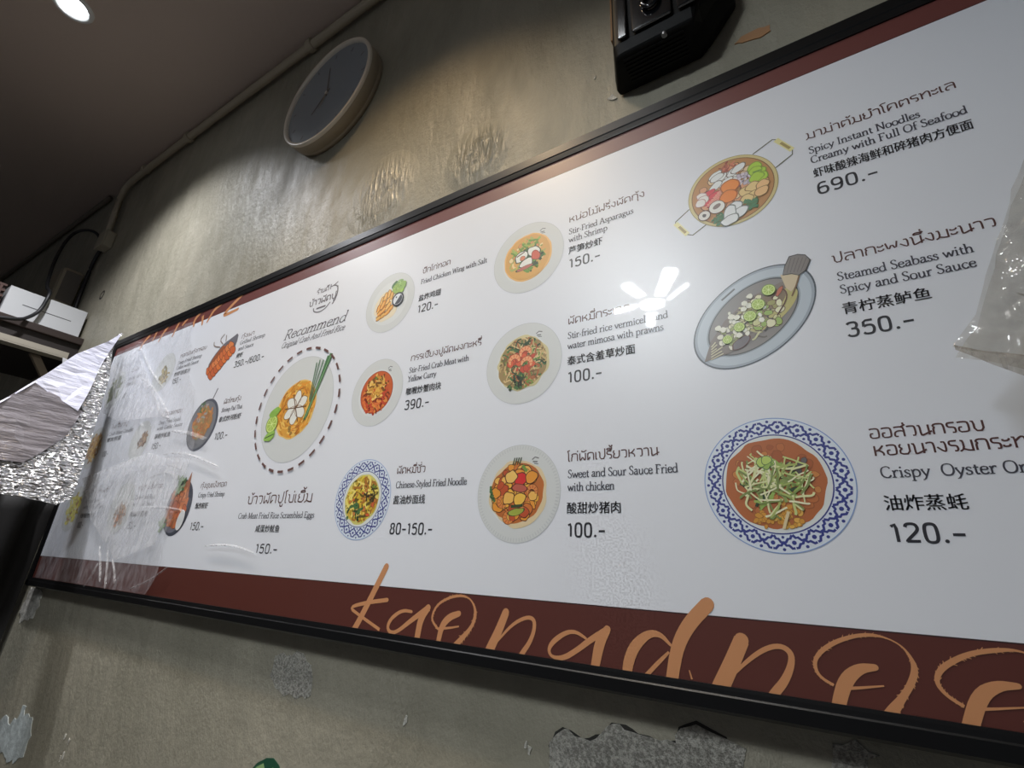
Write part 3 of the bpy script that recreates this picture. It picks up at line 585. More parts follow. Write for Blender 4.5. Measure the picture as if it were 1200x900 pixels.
caption(rows(T2, [('t', 'กรรเชียงปูผัดผงกะหรี่', UB, .2713), ('e', 'Stir-Fried Crab Meat with', UB, .2306), ('f', 'Yellow Curry', UB, .1133), ('c', '咖喱炒蟹肉块', UB, .1368), ('p', '390.-', UB, .0993)]))
caption([('t', 'ผัดหมี่ซั่ว', UB + .005, .2357, .109), ('e', 'Chinese-Styled Fried Noodle', UB + .009, .196, .2507), ('c', '酱油炒面线', UB + .007, .153, .1167), ('p', '80-150.-', UB + .007, .0725, .1549)])
# the recommended dish
pr = Print(1e-5); R_INK = ink(70, 66, 74)
text(pr, 'Recommend', ROMAN, -1.763, .815, .372, .042, R_INK, (.13, .055), .22)
text(pr, 'Original Crab And Fried Rice', ROMAN, -1.767, .779, .378, .024, R_INK, (.10, .07), .4)
pr.build('heading', board, 'slanted heading Recommend over a script line')
sv = (HT, HE); HT, HE = .027, .0185
caption([('t', 'ข้าวผัดปูไข่เยิ้ม', -1.749, .167, .366), ('e', 'Crab Meat Fried Rice Scrambled Eggs', -1.781, .118, .423), ('c', '咸蛋炒鱿鱼', -1.658, .074, .134), ('p', '150.-', -1.6347, .0075, .124)], 'caption of the recommended dish')
HT, HE = sv
# the three far columns
caption([('t', 'กุ้งเผา', UC, .8957, .10), ('e', 'Grilled Shrimp', UC, .8665, .19), ('e', 'and Sauce', UC, .8375, .117), ('c', '烤虾', UC, .801, .05), ('p', '350.-/600.-', UC, .756, .2247)])
caption([('t', 'ผัดไทยกุ้ง', UC, .589, .1305), ('e', 'Shrimp Pad Thai', UC, .5525, .155), ('c', '泰式炒河粉虾', UC, .510, .164), ('p', '100.-', UC, .434, .0997)])
caption([('t', 'กุ้งชุบแป้งทอด', UC, .2365, .189), ('e', 'Crispy Fried Shrimp', UC, .2011, .191), ('c', '酥炸鲜虾', UC, .158, .0924), ('p', '150.-', UC, .078, .102)])
caption([('t', 'ทอดมันกุ้งกรอบ', UD, .9085, .2549), ('e', 'Deep Fried Shrimp', UD, .8715, .2298), ('e', 'Cakes with Sauce', UD, .844, .2144), ('c', '炸虾饼酱汁', UD, .807, .1543), ('p', '150.-', UD, .767, .0876)])
caption([('t', 'หมึกทอดกรอบ', UD, .598, .2), ('e', 'Deep Fried Squid', UD, .559, .2068), ('e', 'with Garlic Sauce', UD, .530, .2405), ('c', '蒜香炸鱿鱼', UD, .490, .1508), ('p', '150.-', UD, .439, .0923)])
caption([('t', 'หมูสามชั้นทอด', UD, .251, .2371), ('e', 'Deep Fried Pork', UD, .208, .1917), ('e', 'with Fish Sauce', UD, .1795, .2005), ('c', '鱼露炸猪肉', UD, .1345, .1632), ('p', '150.-', UD, .080, .0921)])
caption([('t', 'ผัดผัก', UE, .926, .092), ('e', 'Stir-Fried Greens', UE, .8765, .1748), ('c', '炒时蔬', UE, .840, .1151), ('p', '80.-', UE, .772, .0665)])
caption([('t', 'ไข่เจียวปู', UE, .598, .2), ('e', 'Crab Meat Omelet', UE, .558, .29), ('c', '蟹肉煎蛋', UE, .524, .17), ('p', '100.-', UE, .4435, .0748)])
caption([('t', 'ผัดผงกะหรี่', UE, .250, .2295), ('e', 'Stir-Fried Shrimp', UE, .206, .1804), ('e', 'with Yellow Curry', UE, .176, .2506), ('c', '咖喱炒虾', UE, .132, .1654), ('p', '180.-', UE, .083, .0741)])
# shop mark above the heading
pr = Print(1e-5); G = ink(96, 92, 98)
text(pr, 'ร้านดี', THAI, -1.605, .984, .075, .018, G, (.2, .17)); text(pr, 'ห', THAI, -1.53, .985, .06, .024, G, (.2, .17))
text(pr, 'ข้าวผัดปู', THAI, -1.64, .935, .165, .023, G, (.22, .19))
pr.line([(-1.605, .922), (-1.60, .905), (-1.568, .894), (-1.53, .90), (-1.505, .925)], .005, G, 2)
pr.line([(-1.585, .915), (-1.53, .915)], .007, G)
pr.line([(-1.478, .99), (-1.47, .96), (-1.478, .93), (-1.49, .912)], .006, G, 2)
pr.build('shop_mark', board, 'small grey round shop mark above the heading')

# ---- dish pictures
def rot2(x, y, a): c, s = math.cos(a), math.sin(a); return x * c - y * s, x * s + y * c
PLATE, PLATE_RIM, PLATE_IN = ink(196, 199, 198), ink(184, 187, 188), ink(203, 206, 205)
MARK = ink(110, 112, 112)
def dish(label): 
    e = empty('dish_picture'); e.parent = board; e['label'] = label
    return e
def white_plate(d, u, v, r, inner=.62, scallop=0, mark=True, deep=True):
    pr = Print()
    pr.disc(u, v, r, PLATE_RIM, seg=72); pr.disc(u, v, r * .985, PLATE, seg=72)
    if deep: pr.disc(u - r * .01, v - r * .02, r * inner * 1.12, PLATE_IN); 
    if scallop:
        for k in range(scallop):
            t = 2 * math.pi * k / scallop
            pr.line([(u + r * .90 * math.cos(t), v + r * .90 * math.sin(t)), (u + r * .97 * math.cos(t), v + r * .97 * math.sin(t))], r * .022, PLATE_RIM)
    if mark:
        a, b = u + r * .40, v + r * .66
        pr.line([(a - r * .07, b), (a, b + r * .05), (a + r * .09, b + r * .02)], r * .025, MARK); pr.line([(a - r * .05, b - r * .04), (a + r * .06, b - r * .05)], r * .03, MARK)
        pr.line([(a - r * .02, b - r * .08), (a + r * .08, b - r * .10)], r * .02, MARK)
    pr.build('plate', d)
BLUE, BLUE_L, CHINA = ink(46, 56, 128), ink(128, 152, 196), ink(204, 212, 222)
def blue_plate(d, u, v, r, n=18, inner=.70):
    pr = Print()
    pr.disc(u, v, r, BLUE_L, seg=80); pr.disc(u, v, r * .985, CHINA, seg=80)
    ra, rb = inner * 1.05 * r, .955 * r
    for k in range(n):
        t0 = 2 * math.pi * k / n; dt = 2 * math.pi / n; rm = (ra + rb) / 2
        def P(rr, t): return (u + rr * math.cos(t), v + rr * math.sin(t))
        for sgn in (1, -1):
            pts = []
            for i in range(9):
                f = i / 8; wob = (.012 * r if i % 2 else -.012 * r)
                pts.append(P(ra + (rb - ra) * (.06 + .88 * f) + wob, t0 + sgn * dt * .5 * (2 * f - 1) * .96))
            pr.line(pts, r * .034, BLUE)
        pr.disc(*P(rm * 1.005, t0 + dt * .5), r * .030, BLUE, seg=10)
        pr.disc(*P(rb * .985, t0), r * .022, BLUE, seg=10); pr.disc(*P(ra * 1.03, t0), r * .020, BLUE, seg=10)
    pr.disc(u, v, inner * 1.03 * r, BLUE, seg=64); pr.disc(u, v, inner * 1.005 * r, ink(206, 210, 208), seg=64)
    pr.build('plate', d)
def noodles(pr, u, v, r, cols, n, w, rnd, bend=1.0, L=.5):
    for _ in range(n):
        a = rnd.uniform(0, 6.283); rr = r * math.sqrt(rnd.random()) * .8; x, y = u + rr * math.cos(a), v + rr * math.sin(a); t = rnd.uniform(0, 6.283)
        pts = [(x, y)]
        for _k in range(5):
            t += rnd.uniform(-bend, bend); x += math.cos(t) * r * L / 5; y += math.sin(t) * r * L / 5
            dd = math.hypot(x - u, y - v)
            if dd > r * .97: x, y = u + (x - u) * r * .96 / dd, v + (y - v) * r * .96 / dd
            pts.append((x, y))
        pr.line(pts, w * rnd.uniform(.7, 1.3), rnd.choice(cols), 1)
def bits(pr, u, v, r, cols, edge, n, s, rnd, flat=.6):
    for _ in range(n):
        a = rnd.uniform(0, 6.283); rr = r * math.sqrt(rnd.random()); q = s * rnd.uniform(.6, 1.25)
        pr.piece(u + rr * math.cos(a), v + rr * math.sin(a), q, rnd.choice(cols), edge, q * rnd.uniform(flat, 1), rnd.uniform(0, 3.14), rnd)
def shrimp(pr, u, v, r, a, body, stripe, edge):
    pts = [(u + r * math.cos(a + t), v + r * math.sin(a + t)) for t in (-.4, .4, 1.2, 2.0, 2.8, 3.5)]
    ws = [r * .35, r * .7, r * .85, r * .8, r * .6, r * .25]
    pr.line(pts, [w * 1.25 for w in ws], edge, 2); pr.line(pts, ws, body, 2)
    for t in (.2, .8, 1.4, 2.0, 2.6):
        pr.line([(u + r * .7 * math.cos(a + t), v + r * .7 * math.sin(a + t)), (u + r * 1.28 * math.cos(a + t), v + r * 1.28 * math.sin(a + t))], r * .14, stripe)
def lime(pr, u, v, r, a=0):
    pr.disc(u, v, r * 1.05, ink(112, 142, 62), seg=20); pr.disc(u, v, r * .92, ink(196, 212, 128), seg=20); pr.disc(u, v, r * .78, ink(158, 184, 78), seg=20)
    for k in range(4):
        t = a + k * .785; pr.line([(u - r * .75 * math.cos(t), v - r * .75 * math.sin(t)), (u + r * .75 * math.cos(t), v + r * .75 * math.sin(t))], r * .07, ink(206, 220, 150))
G1, G2, G3, GD = ink(104, 142, 60), ink(146, 172, 84), ink(72, 108, 62), ink(48, 70, 42)
OR1, OR2, OR3, RED, DK = ink(214, 142, 50), ink(194, 110, 46), ink(226, 172, 84), ink(188, 58, 44), ink(84, 46, 26)

# asparagus with shrimp
d = dish('picture of green asparagus and shrimp in tan broth'); u, v, r = -.6215, .8352, .1155; rnd = random.Random(11)
white_plate(d, u, v, r)
r *= 1.10
pr = Print(); pr.blob(u, v, r * .62, ink(222, 176, 110), rnd=rnd, j=.02, seg=40); pr.blob(u, v, r * .585, ink(204, 156, 86), rnd=rnd, j=.02, seg=40)
noodles(pr, u, v + r * .05, r * .52, [G1, G2, ink(168, 170, 96), ink(196, 170, 96), ink(222, 196, 140)], 110, r * .045, rnd, .5, .35)
bits(pr, u, v, r * .5, [ink(226, 200, 150), ink(206, 140, 90), G1], ink(150, 110, 60), 26, r * .05, rnd)
pr.poly([(u - r * .5, v - r * .28), (u + r * .5, v - r * .28), (u + r * .3, v - r * .52), (u - r * .05, v - r * .58), (u - r * .36, v - r * .46)], ink(206, 158, 84))
noodles(pr, u + r * .05, v - r * .05, r * .36, [G3, G1, GD], 40, r * .07, rnd, .4, .5)
for (x, y, a) in ((-.16, .05, .4), (.16, .10, -.4), (-.02, -.16, .2)):
    pr.piece(u + r * x, v + r * y, r * .17, ink(222, 220, 212), GD, r * .12, a, rnd)
pr.piece(u + r * .22, v - r * .02, r * .10, ink(196, 92, 70), ink(140, 60, 44), r * .13, .5, rnd); pr.piece(u - r * .05, v - r * .27, r * .2, ink(178, 104, 92), GD, r * .05, .15, rnd)
pr.line([(u - r * .28, v + r * .08), (u - r * .08, v + r * .16)], r * .03, DK); pr.piece(u - r * .12, v + r * .0, r * .06, ink(204, 126, 92), DK, rnd=rnd)
pr.build('food', d)

# rice vermicelli with water mimosa and prawns
d = dish('picture of fried vermicelli with greens and orange prawns'); u, v, r = -.6214, .5067, .1145; rnd = random.Random(12)
white_plate(d, u, v, r)
r *= 1.10
pr = Print(); pr.blob(u, v, r * .62, ink(196, 186, 140), rnd=rnd, j=.06, seg=30); pr.blob(u, v, r * .585, ink(152, 128, 84), rnd=rnd, j=.07, seg=30)
noodles(pr, u, v, r * .58, [G3, GD, G1, ink(186, 160, 106), ink(120, 92, 58), ink(204, 180, 130), ink(168, 96, 60)], 240, r * .032, rnd, .7, .5)
bits(pr, u, v, r * .30, [ink(206, 92, 58), ink(190, 76, 52)], ink(140, 60, 40), 22, r * .07, rnd)
for (x, y, a) in ((-.2, .06, .3), (.06, .2, .2), (.1, -.04, -.2)): shrimp(pr, u + r * x, v + r * y, r * .12, a, ink(226, 158, 112), ink(206, 100, 62), ink(150, 66, 40))
noodles(pr, u - r * .15, v - r * .42, r * .2, [GD, G3, ink(40, 40, 30)], 20, r * .05, rnd, .7, .6)
pr.build('food', d)

# sweet and sour chicken
d = dish('picture of sweet and sour chicken with a red tomato piece on a scalloped plate'); u, v, r = -.620, .1703, .1155; rnd = random.Random(13)
white_plate(d, u, v, r, .6, 90)
r *= 1.10
pr = Print(); pr.blob(u, v, r * .63, ink(206, 188, 150), rnd=rnd, j=.06, seg=26); pr.blob(u, v, r * .57, ink(176, 100, 44), rnd=rnd, j=.07, seg=24)
bits(pr, u, v, r * .5, [OR1, OR2, OR3, ink(220, 168, 60), ink(178, 76, 40)], DK, 74, r * .105, rnd, .55)
for (x, y, a) in ((-.3, -.16, 2), (.2, -.22, 1), (-.15, -.45, 2), (.32, .0, 0)): shrimp(pr, u + r * x, v + r * y, r * .1, a, ink(204, 128, 66), ink(170, 80, 40), DK)
pr.piece(u + r * .06, v + r * .24, r * .13, ink(200, 44, 44), DK, r * .12, .2, rnd); pr.piece(u + r * .05, v + r * .08, r * .17, ink(176, 88, 72), DK, r * .07, -.1, rnd)
for (x, y, q) in ((-.18, -.1, OR3), (.06, -.12, ink(228, 176, 70)), (-.14, .3, ink(220, 180, 96)), (.3, .28, OR1)): pr.piece(u + r * x, v + r * y, r * .13, q, DK, r * .11, .4, rnd)
pr.piece(u, v - r * .36, r * .17, ink(150, 160, 64), GD, r * .06, .2, rnd); pr.line([(u + r * .1, v + r * .5), (u + r * .2, v + r * .38)], r * .06, G1); pr.line([(u - r * .12, v - r * .26), (u + r * .14, v - r * .24)], r * .05, GD)
for k in range(7): pr.line([(u - r * .60, v - r * .05 + k * .012 * r), (u - r * (.48 + .02 * k), v + r * (-.16 + .05 * k))], r * .05, GD if k % 2 else G3)
for k in range(4): pr.line([(u - r * (.12 - .05 * k), v + r * .52), (u - r * (.08 - .05 * k), v + r * .66)], r * .025, GD)
pr.build('food', d)

# fried chicken wings
d = dish('picture of golden fried chicken wings with a black dip bowl'); u, v, r = -1.1697, .8337, .114; rnd = random.Random(14)
white_plate(d, u, v, r, .66, 0, False)
pr = Print()
pr.blob(u - r * .1, v - r * .1, r * .52, ink(216, 204, 176), rnd=rnd, j=.08, seg=20)
for (x, y, a, L) in ((-.32, .12, 1.15, .3), (-.2, .22, 1.2, .33), (-.05, .3, 1.5, .3), (.06, .22, 1.3, .3), (-.42, -.12, 1.3, .26), (-.26, -.02, 1.0, .3), (-.08, .02, 1.1, .3), (-.34, -.28, .5, .26), (-.16, -.18, .6, .32), (-.02, -.12, .8, .26), (-.2, -.4, .35, .3), (0, -.32, .5, .3), (.1, -.22, .6, .22), (-.38, -.46, .2, .2)):
    dx, dy = math.cos(a) * L * r / 2, math.sin(a) * L * r / 2; cx, cy = u + x * r, v + y * r
    pts = [(cx - dx, cy - dy), (cx, cy), (cx + dx * .6 - dy * .15, cy + dy * .6 + dx * .15), (cx + dx, cy + dy)]
    pr.line(pts, [r * .15, r * .19, r * .16, r * .09], DK, 1); pr.line(pts, [r * .11, r * .15, r * .12, r * .05], rnd.choice([OR1, ink(204, 148, 66), ink(218, 164, 84)]), 1)
    pr.line([pts[0], pts[2]], r * .025, ink(232, 196, 124))
pr.build('food', d)
pr = Print()
for (x, y, q) in ((.18, .52, G3), (.34, .56, ink(132, 164, 104)), (.42, .34, ink(150, 186, 82)), (.28, .36, G2), (.2, .42, G2), (.46, .46, ink(138, 172, 92))): pr.blob(u + r * x, v + r * y, r * .15, q, rnd=rnd, j=.2)
noodles(pr, u + r * .3, v + r * .46, r * .2, [G1, ink(170, 196, 120)], 16, r * .02, rnd); pr.build('garnish', d)
pr = Print(); pr.disc(u + r * .36, v + r * .0, r * .235, ink(40, 42, 48)); pr.disc(u + r * .36, v, r * .185, ink(206, 210, 214))
pr.poly([(u + r * (.36 + .175 * math.cos(t)), v + r * .175 * math.sin(t)) for t in [-2.2 + k * .26 for k in range(13)]], ink(62, 64, 72)); pr.blob(u + r * .29, v + r * .08, r * .03, ink(50, 50, 56)); pr.build('dip_bowl', d)

# crab meat in yellow curry
d = dish('picture of a red-orange crab curry on a plain white plate'); u, v, r = -1.1641, .505, .1135; rnd = random.Random(15)
white_plate(d, u, v, r)
r *= 1.10
pr = Print(); pr.disc(u, v, r * .575, ink(150, 60, 34)); pr.disc(u, v, r * .555, ink(190, 92, 48))
noodles(pr, u, v - r * .12, r * .5, [ink(186, 70, 44), ink(206, 110, 56), ink(120, 44, 28), ink(212, 140, 66)], 130, r * .05, rnd, .6, .4)
noodles(pr, u - r * .02, v + r * .14, r * .38, [ink(214, 170, 76), ink(196, 140, 56), ink(122, 80, 34), ink(226, 190, 110)], 80, r * .055, rnd, .5, .45)
bits(pr, u, v, r * .5, [G1, ink(110, 60, 30)], DK, 10, r * .03, rnd); pr.build('food', d)

# fried noodles on a blue plate
d = dish('picture of yellow fried noodles on a small blue patterned plate'); u, v, r = -1.1547, .1703, .1165; rnd = random.Random(16)
blue_plate(d, u, v, r, 20, .68)
pr = Print(); pr.blob(u, v, r * .62, ink(196, 190, 110), rnd=rnd, j=.05, seg=24); pr.blob(u, v, r * .55, ink(176, 150, 52), rnd=rnd, j=.06, seg=24)
noodles(pr, u, v, r * .58, [ink(210, 186, 60), ink(196, 160, 56), ink(164, 108, 44), ink(222, 204, 110), ink(92, 80, 34)], 150, r * .055, rnd, .6, .6)
bits(pr, u, v, r * .5, [ink(196, 92, 50), ink(190, 120, 60)], DK, 16, r * .06, rnd, .4); noodles(pr, u - r * .2, v - r * .3, r * .3, [GD, G3], 14, r * .06, rnd)
noodles(pr, u + r * .3, v + r * .1, r * .25, [ink(60, 50, 30), G1], 12, r * .05, rnd); pr.build('food', d)

# crab meat fried rice, the recommended dish, in its dashed ring
d = dish('large picture of crab meat fried rice inside a dashed brown ring'); u, v, r = -1.5788, .5056, .201; rnd = random.Random(17)
white_plate(d, u, v, r, .7, 0, False, False)
pr = Print(); pr.blob(u, v - r * .02, r * .56, ink(222, 184, 110), rnd=rnd, j=.03, seg=26); pr.blob(u, v - r * .02, r * .53, ink(206, 150, 62), rnd=rnd, j=.03, seg=26)
for k in range(150):
    t = rnd.uniform(0, 6.283); q = r * rnd.uniform(.30, .52); x, y = u + q * math.cos(t), v - r * .02 + q * math.sin(t); tt = t + 1.57 + rnd.uniform(-.6, .6); L = r * .07
    pr.line([(x - L * math.cos(tt), y - L * math.sin(tt)), (x + L * .2 * math.sin(tt), y), (x + L * math.cos(tt), y + L * math.sin(tt))], r * .035, rnd.choice([OR1, OR3, ink(190, 126, 46), ink(230, 186, 100), ink(170, 104, 40)]), 1)
for k in range(6):
    t = .5 + k * 1.047; pr.piece(u + r * .17 * math.cos(t), v + r * .17 * math.sin(t), r * .155, ink(214, 214, 206), ink(130, 92, 50), r * .10, t, rnd, .1, 1.1)
for k in range(6): t = 1.02 + k * 1.047; pr.line([(u, v), (u + r * .31 * math.cos(t), v + r * .31 * math.sin(t))], r * .022, ink(98, 70, 48))
bits(pr, u, v - r * .4, r * .1, [ink(150, 116, 60)], DK, 3, r * .03, rnd); pr.build('food', d)
pr = Print()
for (x0, y0, x1, y1, w) in ((.33, -.26, .74, .93, .085), (.38, -.22, .66, .9, .05), (.36, .1, .36, .82, .03), (.38, .06, .44, .86, .028), (.40, .1, .54, .84, .03), (.36, -.2, .7, .86, .04)):
    pr.line([(u + r * x0, v + r * y0), (u + r * x1, v + r * y1)], [r * w * .6, r * w], ink(70, 112, 72) if w > .035 else ink(88, 120, 92))
pr.line([(u + r * .36, v - r * .22), (u + r * .73, v + r * .9)], r * .02, ink(130, 164, 120))
pr.build('spring_onion', d); pr = Print(); lime(pr, u - r * .62, v - r * .24, r * .17); pr.blob(u - r * .6, v - r * .47, r * .16, ink(140, 180, 84), r * .09, .2, rnd); pr.blob(u - r * .6, v - r * .02, r * .16, ink(132, 172, 76), r * .09, .3, rnd); pr.line([(u - r * .74, v - r * .5), (u - r * .48, v - r * .44)], r * .02, GD)
pr.build('lime_slice', d)
pr = Print(); DASH = ink(96, 66, 62)
for k in range(26):
    t0 = 2 * math.pi * (k + .12) / 26; t1 = 2 * math.pi * (k + .66) / 26
    pr.line([(u + .2335 * math.cos(t), .5066 + .2335 * math.sin(t)) for t in [t0 + (t1 - t0) * i / 4 for i in range(5)]], .0085, DASH)
pr.build('dashed_ring', d)

# instant noodle seafood pan
d = dish('picture of a two-handled brass pan of spicy seafood noodles'); u, v, r = -.0797, .8368, .0955; rnd = random.Random(18)
pr = Print(); BR, BRL = ink(150, 136, 84), ink(214, 208, 150)
for H4 in ([(-.0262, .9172), (.0168, .9391), (.0232, .9349), (.0503, .8915), (.0487, .8794), (.0118, .8576)], [(-.1746, .821), (-.2081, .7972), (-.2084, .7933), (-.1837, .752), (-.172, .746), (-.1414, .7638)]):
    pr.line(H4, .0026, ink(96, 98, 78)); pr.line(H4[2:4], .0115, BRL); pr.line([Vector((*H4[2], 0)).lerp(Vector((*H4[3], 0)), .3)[:2], Vector((*H4[2], 0)).lerp(Vector((*H4[3], 0)), .85)[:2]], .006, ink(158, 142, 86))
pr.disc(u, v, r, BR, seg=64); pr.disc(u, v, r * .985, ink(196, 182, 128), seg=64); pr.disc(u, v, r * .92, ink(120, 84, 48), seg=64); pr.disc(u, v, r * .90, ink(176, 128, 76), seg=64)
pr.build('pan', d)
pr = Print()
R = lambda x, y: (u + r * x, v + r * y)
bits(pr, u, v, r * .74, [ink(214, 190, 150), ink(206, 150, 110)], DK, 46, r * .1, rnd)
noodles(pr, *R(.0, .62), r * .26, [ink(168, 92, 70), ink(196, 120, 92), ink(140, 66, 50)], 34, r * .04, rnd, .4, .7)
for k in range(10): pr.piece(*R(rnd.uniform(-.38, .2), rnd.uniform(.26, .6)), r * .17, ink(216, 218, 216), ink(120, 110, 100), r * .09, rnd.uniform(.1, .7), rnd)
for k in range(9): pr.line([R(.16 + .05 * k, .02 + .05 * k), R(.36 + .035 * k, .26 + .035 * k)], r * .035, ink(206, 200, 204) if k % 2 else ink(112, 96, 112))
bits(pr, *R(.32, .18), r * .2, [ink(206, 196, 204), ink(190, 180, 190)], ink(110, 90, 104), 22, r * .055, rnd)
for (x, y) in ((.56, .44), (.62, .26), (.56, .32), (.66, .1), (.56, .14)): pr.piece(*R(x, y), r * .15, ink(164, 196, 62), ink(120, 150, 50), r * .12, .3, rnd)
pr.line([R(.5, .3), R(.68, .3)], r * .04, G1)
for (x, y) in ((-.5, .12), (-.38, .02), (-.34, -.12), (-.5, -.16), (-.42, -.24)): pr.piece(*R(x, y), r * .15, ink(206, 66, 74), ink(150, 50, 50), r * .07, .3, rnd)
for k in range(7): pr.line([R(-.62 + .05 * k, -.26 + .05 * k), R(-.3 + .02 * k, -.2 + .05 * k)], r * .03, ink(226, 150, 130))
for (x, y) in ((-.68, .08), (-.64, -.02), (-.72, -.1)): pr.piece(*R(x, y), r * .11, ink(220, 214, 208), ink(170, 120, 110), rnd=rnd)
pr.piece(*R(-.02, .12), r * .2, ink(222, 132, 50), ink(168, 90, 36), r * .18, .3, rnd, .06); pr.piece(*R(-.08, -.16), r * .19, ink(222, 128, 46), ink(168, 90, 36), r * .17, .2, rnd, .06)
pr.disc(*R(-.36, -.36), r * .19, DK, seg=24); pr.disc(*R(-.36, -.36), r * .175, ink(218, 216, 208), seg=24); pr.disc(*R(-.36, -.34), r * .1, ink(128, 110, 104), r * .06, .5)
pr.disc(*R(-.66, -.5), r * .15, DK, seg=24); pr.disc(*R(-.66, -.5), r * .13, ink(216, 212, 204), seg=24); pr.blob(*R(-.66, -.5), r * .05, ink(80, 74, 70), rnd=rnd)
for (x, y) in ((.3, -.16), (.46, -.1), (.66, -.12), (.44, -.34), (.3, -.4), (.62, -.3)): pr.piece(*R(x, y), r * .15, ink(216, 190, 130) if x < .5 else ink(222, 180, 126), ink(140, 104, 60), r * .12, .3, rnd)
noodles(pr, *R(.38, -.56), r * .18, [G3, ink(70, 120, 82)], 24, r * .06, rnd, .4, .7); noodles(pr, *R(-.34, -.72), r * .16, [G3, ink(70, 120, 82)], 20, r * .06, rnd, .4, .7)
for (x, y, a) in ((.0, -.52, .5), (.1, -.7, .4), (-.1, -.64, 1.2), (-.12, -.84, .3)): pr.piece(*R(x, y), r * .2, ink(218, 222, 222), ink(110, 116, 112), r * .12, a, rnd)
pr.build('food', d)

# steamed seabass on a steel oval platter
d = dish('picture of a steamed fish with lime slices on a steel oval platter'); u, v, rnd = -.0737, .5078, random.Random(19); A = math.radians(38.15)
a_, b_ = .1335, .0885
def E(x, y): p = rot2(x, y, A); return (u + p[0], v + p[1])
pr = Print()
for f, c in ((1.0, ink(72, 80, 88)), (.975, ink(150, 160, 170)), (.93, ink(176, 186, 194)), (.78, ink(140, 150, 158)), (.755, ink(64, 66, 66)), (.73, ink(128, 124, 120))):
    pr.disc(u, v, a_ * f, c, b_ * (f if f > .9 else f * .93), A, 72)
pr.line([E(-.01, .074), E(.025, .073)], .004, ink(96, 100, 104)); pr.build('platter', d)
pr = Print()
pr.poly([E(x, y) for x, y in ((-.13, -.004), (-.09, .02), (-.04, .034), (.03, .034), (.09, .012), (.10, -.012), (.05, -.03), (-.03, -.036), (-.085, -.026))], ink(118, 108, 100))
pr.disc(*E(.035, -.02), .058, ink(178, 170, 106), .024, A + .05); pr.disc(*E(.03, -.004), .05, ink(122, 104, 76), .02, A)
noodles(pr, *E(.0, -.006), .05, [ink(96, 88, 80), ink(170, 166, 120), ink(66, 62, 56), ink(196, 194, 150)], 50, .0035, rnd, .6, .5)
bits(pr, *E(.02, -.012), .038, [ink(196, 196, 140), ink(150, 146, 84), ink(214, 212, 176), G2], DK, 40, .0075, rnd)
bits(pr, *E(-.05, -.002), .03, [ink(206, 204, 170), ink(150, 156, 100), ink(216, 214, 196)], ink(90, 84, 66), 30, .0065, rnd)
for k in range(6): pr.line([E(-.118 + .004 * k, -.010 + .004 * k), E(-.085 + rnd.uniform(-.01, .01), -.018 + .006 * k)], .0026, ink(196, 190, 160))
pr.piece(*E(-.055, -.026), .02, ink(104, 98, 100), DK, .009, A, rnd)
bits(pr, u, v, .045, [ink(222, 222, 206)], ink(140, 140, 110), 16, .0052, rnd)
pr.line([E(.05, .0), E(.08, .006), E(.075, -.02), E(.03, -.035)], .0025, DK, 2); pr.piece(*E(.07, .0), .012, ink(180, 96, 66), DK, .004, 1, rnd)
bt = [(-.0138, .5835), (.0085, .57), (.0205, .5810), (.026, .560), (.012, .552), (-.004, .562)]
pr.poly([(-.012, .588), (.024, .584), (.016, .562), (.002, .545), (-.006, .556)], ink(196, 180, 148)); pr.line([(.022, .582), (.012, .556), (.002, .535)], .003, ink(120, 92, 60))
pr.poly([(-.0085, .5855), (-.002, .607), (.0085, .6265), (.024, .627), (.037, .6215), (.0445, .607), (.040, .598), (.034, .585), (.02, .577), (.008, .584)], ink(52, 50, 48))
pr.poly([(-.0072, .5872), (-.0005, .6065), (.0095, .6245), (.0235, .625), (.0362, .6198), (.0425, .607), (.0375, .597), (.032, .586), (.019, .579), (.008, .586)], ink(122, 116, 112))
for k in range(5): pr.line([(.0 + .006 * k, .589 - .001 * k), (.012 + .0065 * k, .622 - .002 * k)], .0012, ink(96, 90, 88))
pr.build('fish', d)
pr = Print()
for (x, y, q) in ((.061, .018, .0125), (.026, .010, .0125), (-.002, .003, .012), (-.032, .001, .0105), (-.066, -.002, .0095)): lime(pr, *E(x, y), q, rnd.random())
for (x, y) in ((.03, .036), (.002, .024), (-.02, .02), (-.026, .03), (-.056, .02), (-.06, .03), (.012, .032), (-.045, -.012)): pr.blob(*E(x, y), .0062, ink(222, 222, 204), rnd=rnd)
pr.build('garnish', d)

# crispy oyster omelette on the large blue plate
d = dish('large picture of an oyster omelette with bean sprouts on a blue patterned plate'); u, v, r = -.0736, .1689, .1215; rnd = random.Random(20)
blue_plate(d, u, v, r, 20, .715)
pr = Print(); pr.blob(u - r * .02, v, r * .67, ink(168, 96, 52), rnd=rnd, j=.035, seg=34); bits(pr, u, v, r * .55, [ink(176, 104, 56), ink(158, 86, 46), ink(188, 124, 64)], ink(140, 78, 40), 70, r * .07, rnd)
bits(pr, u + r * .12, v - r * .46, r * .2, [ink(196, 140, 52), ink(210, 164, 74)], ink(142, 92, 38), 44, r * .04, rnd); bits(pr, u - r * .2, v - r * .52, r * .12, [ink(196, 140, 52)], ink(142, 92, 38), 16, r * .04, rnd)
noodles(pr, u - r * .05, v + r * .02, r * .45, [G2, ink(134, 150, 84), GD], 40, r * .045, rnd, .5, .4)
bits(pr, u + r * .28, v + r * .22, r * .15, [ink(96, 92, 92), ink(76, 74, 72)], DK, 6, r * .06, rnd)
pr.build('food', d)
pr = Print(); noodles(pr, u - r * .02, v + r * .0, r * .54, [ink(206, 208, 156), ink(186, 196, 126), ink(218, 216, 180), ink(160, 172, 96), ink(120, 136, 74)], 85, r * .026, rnd, .25, .6)
bits(pr, u - r * .12, v + r * .26, r * .1, [G2, ink(176, 196, 100)], G3, 6, r * .06, rnd)
